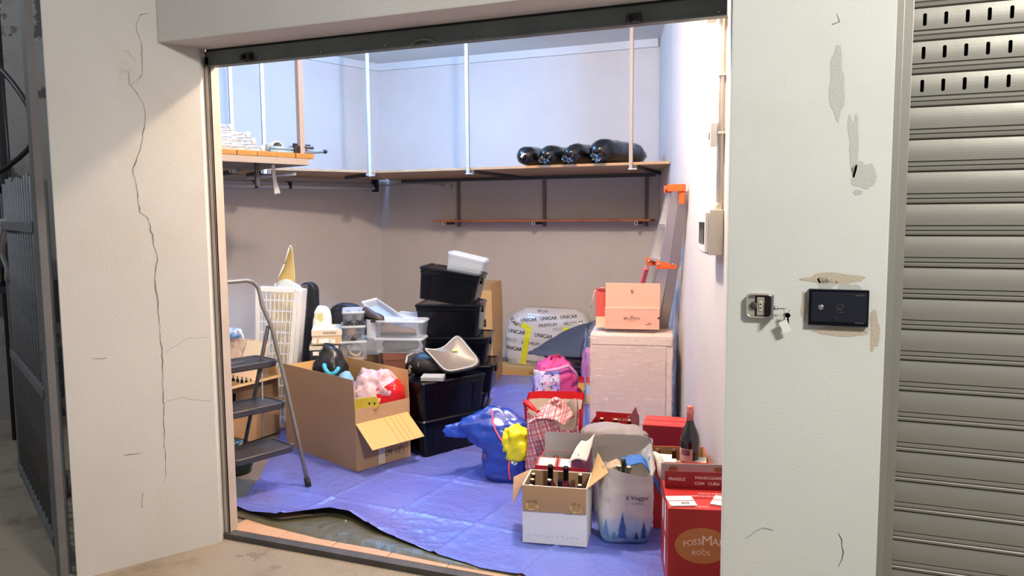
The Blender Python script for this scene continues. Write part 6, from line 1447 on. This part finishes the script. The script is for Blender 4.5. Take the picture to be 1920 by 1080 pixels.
# open red carton with bottle tops and cards
JZ = .335
A = onz(1226, 866, JZ); rot = ROTR
wJ = .265; dJ = .26
jc = carton('bottle_carton', 'open red carton with brown bottle tops and white cards below the sparkling wine bottle', 'box', (A.x, A.y), rot, wJ, dJ, JZ-Z0, [M_redtop, M_card_l], flaps=())
for x, y, lb in ((-.10,.07,'brown foiled bottle neck, left in the open red carton by the wall'),(-.02,.07,'brown foiled bottle neck, middle in the open red carton by the wall'),(.085,.05,'brown foiled bottle neck, right in the open red carton by the wall')):
    q = inside(jc, x, y, 0); bottle('bottle', lb, q.x, q.y, Z0+.006, JZ-Z0-.004, .032, M_glass_k, M_foil_b, M_foil_b)
for x, y, lb in ((-.085,-.02,'white card lying left in the open red carton by the wall'),(-.07,-.085,'white card nearest the front of the open red carton by the wall'),(.075,-.05,'white card lying right in the open red carton by the wall')):
    q = inside(jc, x, y, JZ-Z0-.012); c_ = thing('label_card', lb, 'card', tuple(q), rot-R(8), None, R(10)); MB().box(-.045,.045,-.028,.028,0,.004).build('card', M_paper, c_); MB().box(-.046,.046,-.031,-.027,0,.0045).build('red_edge', M_redtop, c_)
q = inside(jc, .015, -.03, JZ-Z0-.04)
shp_ = onpl(1293, 857, q, pn); sht = onpl(1286, 760, q, pn).z
hS = sht - q.z
st_ = carton('bottle_insert', 'cardboard insert inside the open red carton carrying the sparkling wine bottle', 'box', (q.x-.05, q.y-.045), rot, .1, .1, q.z-Z0-.008, [M_card], z=Z0+.006, open_=False)
bt = thing('sparkling_wine_bottle', 'dark bulbous sparkling wine bottle with pink foil standing on the open red carton', 'bottle', (shp_.x, shp_.y, q.z), R(-100))
M = MB(); M.lathe([(.040,0),(.044,.006),(.046,hS*.25),(.047,hS*.40),(.043,hS*.5),(.033,hS*.6),(.022,hS*.68),(.0165,hS*.76),(.0155,hS*.83)], 28); M.build('glass', mat('sparkling_glass', (22, 12, 18), .07, spec=.8, coat=.6), bt, True)
MB().lathe([(.0172,hS*.70),(.0166,hS*.84),(.0185,hS*.86),(.0185,hS*.90),(.0165,hS*.91),(.017,hS*.97),(.013,hS*.995),(.0,hS)], 22).build('foil', mat('pink_foil', (222, 128, 120), .35, .4, bump=.3, bscale=60), bt, True)
LBm = MB(); n = 16
LBm.loft([[Vector((.0475*math.cos(a), .0475*math.sin(a), z)) for a in [R(-60)+R(95)*i/n for i in range(n+1)]] for z in (hS*.08, hS*.30)], 0, closed=False); LBm.build('pink_label', mat('pink_label_paper', (226, 160, 162), .6), bt, True)
LBm = MB(); LBm.loft([[Vector((.0479*math.cos(a), .0479*math.sin(a), z)) for a in [R(-35)+R(55)*i/n for i in range(n+1)]] for z in (hS*.19, hS*.29)], 0, closed=False); LBm.build('printed_block', mat('label_print', (120, 70, 86), .6), bt, True)
# front red carton
A = onz(1253, 954, .36); FH = .36-Z0
fc = thing('wine_carton', 'big red wine carton lettered FOSS MARAI ROOS in the right foreground', 'box', place(A, ROTR, .262, .34, Z0), ROTR)
W, D = .131, .17
MB().box(-W, W, -D, D, 0, FH).build('body', mat('foss_red', (178, 24, 30), .42, var=.16, vscale=60, stretch=(.35, 1, 1), bump=.02), fc, bevel=.002)
zE = onpl(1315, 1010, A, Vector((math.sin(ROTR), -math.cos(ROTR), 0))).z - Z0
M = MB(); zE -= .028; put(M, disc_geo(.105, .072, 48), (.0, -D-.0003, zE)); M.build('copper_oval', M_gold, fc)
M = MB(); put(M, text_geo('F', .034, .0004), (-.066, -D-.0012, zE+.004), rot=.22)
for i, (s, x, z, sz, r_) in enumerate((('O',-.046,.0095,.033,.15),('S',-.027,.013,.033,.1),('S',-.010,.0155,.033,.05),('M',.018,.020,.056,0),('A',.050,.016,.040,-.06),('R',.074,.012,.038,-.14),('A',.094,.006,.036,-.2),('I',.108,.001,.034,-.26))): put(M, text_geo(s, sz, .0004), (x, -D-.0012, zE+z), rot=r_)
put(M, text_geo('ROOS', .026, .0002), (-.004, -D-.0012, zE-.03)); put(M, disc_geo(.0022, .0022, 8), (.006, -D-.0012, zE-.015)); put(M, disc_geo(.0022, .0022, 8), (-.0005, -D-.0012, zE-.015))
M.build('lettering', mat('cream_print', (240, 214, 196), .6), fc)
M = MB()
for y, z, w_, h_ in ((-.05,.27,.05,.12),(-.04,.12,.05,.12),(.06,.26,.05,.09)): put(M, rect_geo(w_, h_), (-W-.0004, y, z), (0,-1,0), (0,0,1))
M.build('white_side_label', M_paper, fc)
MB().box(-W, W, -D, -D+.115, FH, FH+.002).build('top_flap', M_redtop, fc); MB().box(-W, W, -D+.12, D-.02, FH, FH+.0022).build('top_flap', mat('foss_top', (186, 34, 36), .5), fc)
M = MB(); put(M, text_geo('MANEGGIARE', .018, .0003), (.03, -.03, FH+.003), (1,0,0), (0,1,0), rot=math.pi); put(M, text_geo('CON CURA', .018, .0003), (.05, -.0, FH+.003), (1,0,0), (0,1,0), rot=math.pi); put(M, text_geo('FRAGILE', .014, .0003), (-.0, -.145, FH+.003), (1,0,0), (0,1,0), rot=math.pi); put(M, text_geo('HANDLE', .014, .0003), (.1, -.145, FH+.003), (1,0,0), (0,1,0), rot=math.pi); M.build('lettering', M_print_w, fc)
# raised flap panel with lettering
za = onpl(1250, 921, inside(fc, 0, .06, 0), pn).z; zb_ = onpl(1250, 879, inside(fc, 0, .06, 0), pn).z
fz = MB(); fz.box(-W+.004, W, .055, .058, FH, FH+.075); fz.build('raised_flap', mat('flap_red', (146, 26, 34), .45, var=.1, vscale=50), fc)
M = MB(); put(M, text_geo('FRAGILE', .0185, .0006), (-.078, .055, FH+.042)); put(M, text_geo('MANEGGIARE', .0175, .0006), (.03+.02, .055, FH+.050)); put(M, text_geo('CON   CURA', .0175, .0006), (.045, .055, FH+.026)); M.build('lettering', M_print_w, fc)
fz = MB(); fz.box(-W-.004, W, D-.012, D-.008, FH-.06, FH+.075); fz.build('grey_rear_flap', M_card_g, fc)
M = MB(); 
for x in (-.085, .11): put(M, ([Vector((.022*math.cos(a)*(1+.4*noise.noise((a*1.3, x*40, 1))), .013*math.sin(a), 0)) for a in [2*math.pi*i/14 for i in range(14)]], [tuple(range(14))]), (x, D-.012, FH+.052))
M.build('torn_patch', mat('torn_brown', (150, 112, 78), .9), fc)
for i, (x, y, r_, lb) in enumerate(((-.075,-.10,R(8),'white order leaflets lying on the left of the big red wine carton'),(.10,-.09,R(-20),'white order leaflets at the right edge of the big red wine carton'))):
    q = inside(fc, x, y, FH+.004); c_ = thing('leaflet', lb, 'leaflet', (q.x, q.y, q.z+Z0-.0), ROTR+r_); q = inside(fc, x, y, FH+.004); c_.location = q
    MB().box(-.052,.052,-.05,-.002,0,.004).build('sheet', M_paper, c_); MB().box(-.052,.052,.002,.05,0,.005).build('sheet', M_paper, c_); MB().box(-.052,.052,-.002,.002,.0,.0048).build('red_fold', M_red, c_)
    M = MB(); put(M, ([Vector((.016*math.cos(a)*q_, .010*math.sin(a)*q_, 0)) for q_ in (1, .75) for a in [2*math.pi*i/16 for i in range(16)]], [(i, (i+1) % 16, 16+(i+1) % 16, 16+i) for i in range(16)]), (.01, -.026, .0042), (1,0,0), (0,1,0)); put(M, rect_geo(.02, .002), (.01, -.026, .0042), (1,0,0), (0,1,0), rot=.5); M.build('ink_drawing', M_print_k, c_)

# repeats of one kind share a group
GR = {'bottle': 'wine bottles standing in the cartons and bags', 'shoe': 'shoes in and on the clear shoe boxes', 'label_card': 'white label cards on the red cartons', 'moving_box': 'plain closed moving boxes',
      'bottle_carton': 'open bottle cartons', 'wine_carton': 'closed red wine cartons', 'leaflet': 'white order leaflets on the red wine carton', 'clear_tray': 'clear trays on the shoe box pile',
      'shoe_box': 'card shoe boxes in the pile', 'shoe_pouch': 'cloth pouches in the clear boxes', 'loft_shelf': 'loft shelves', 'roller_shutter': 'roller shutters'}
for o in bpy.data.objects:
    k = o.name.split('.')[0]
    if o.parent is None and 'label' in o and 'group' not in o and k in GR: o['group'] = GR[k]
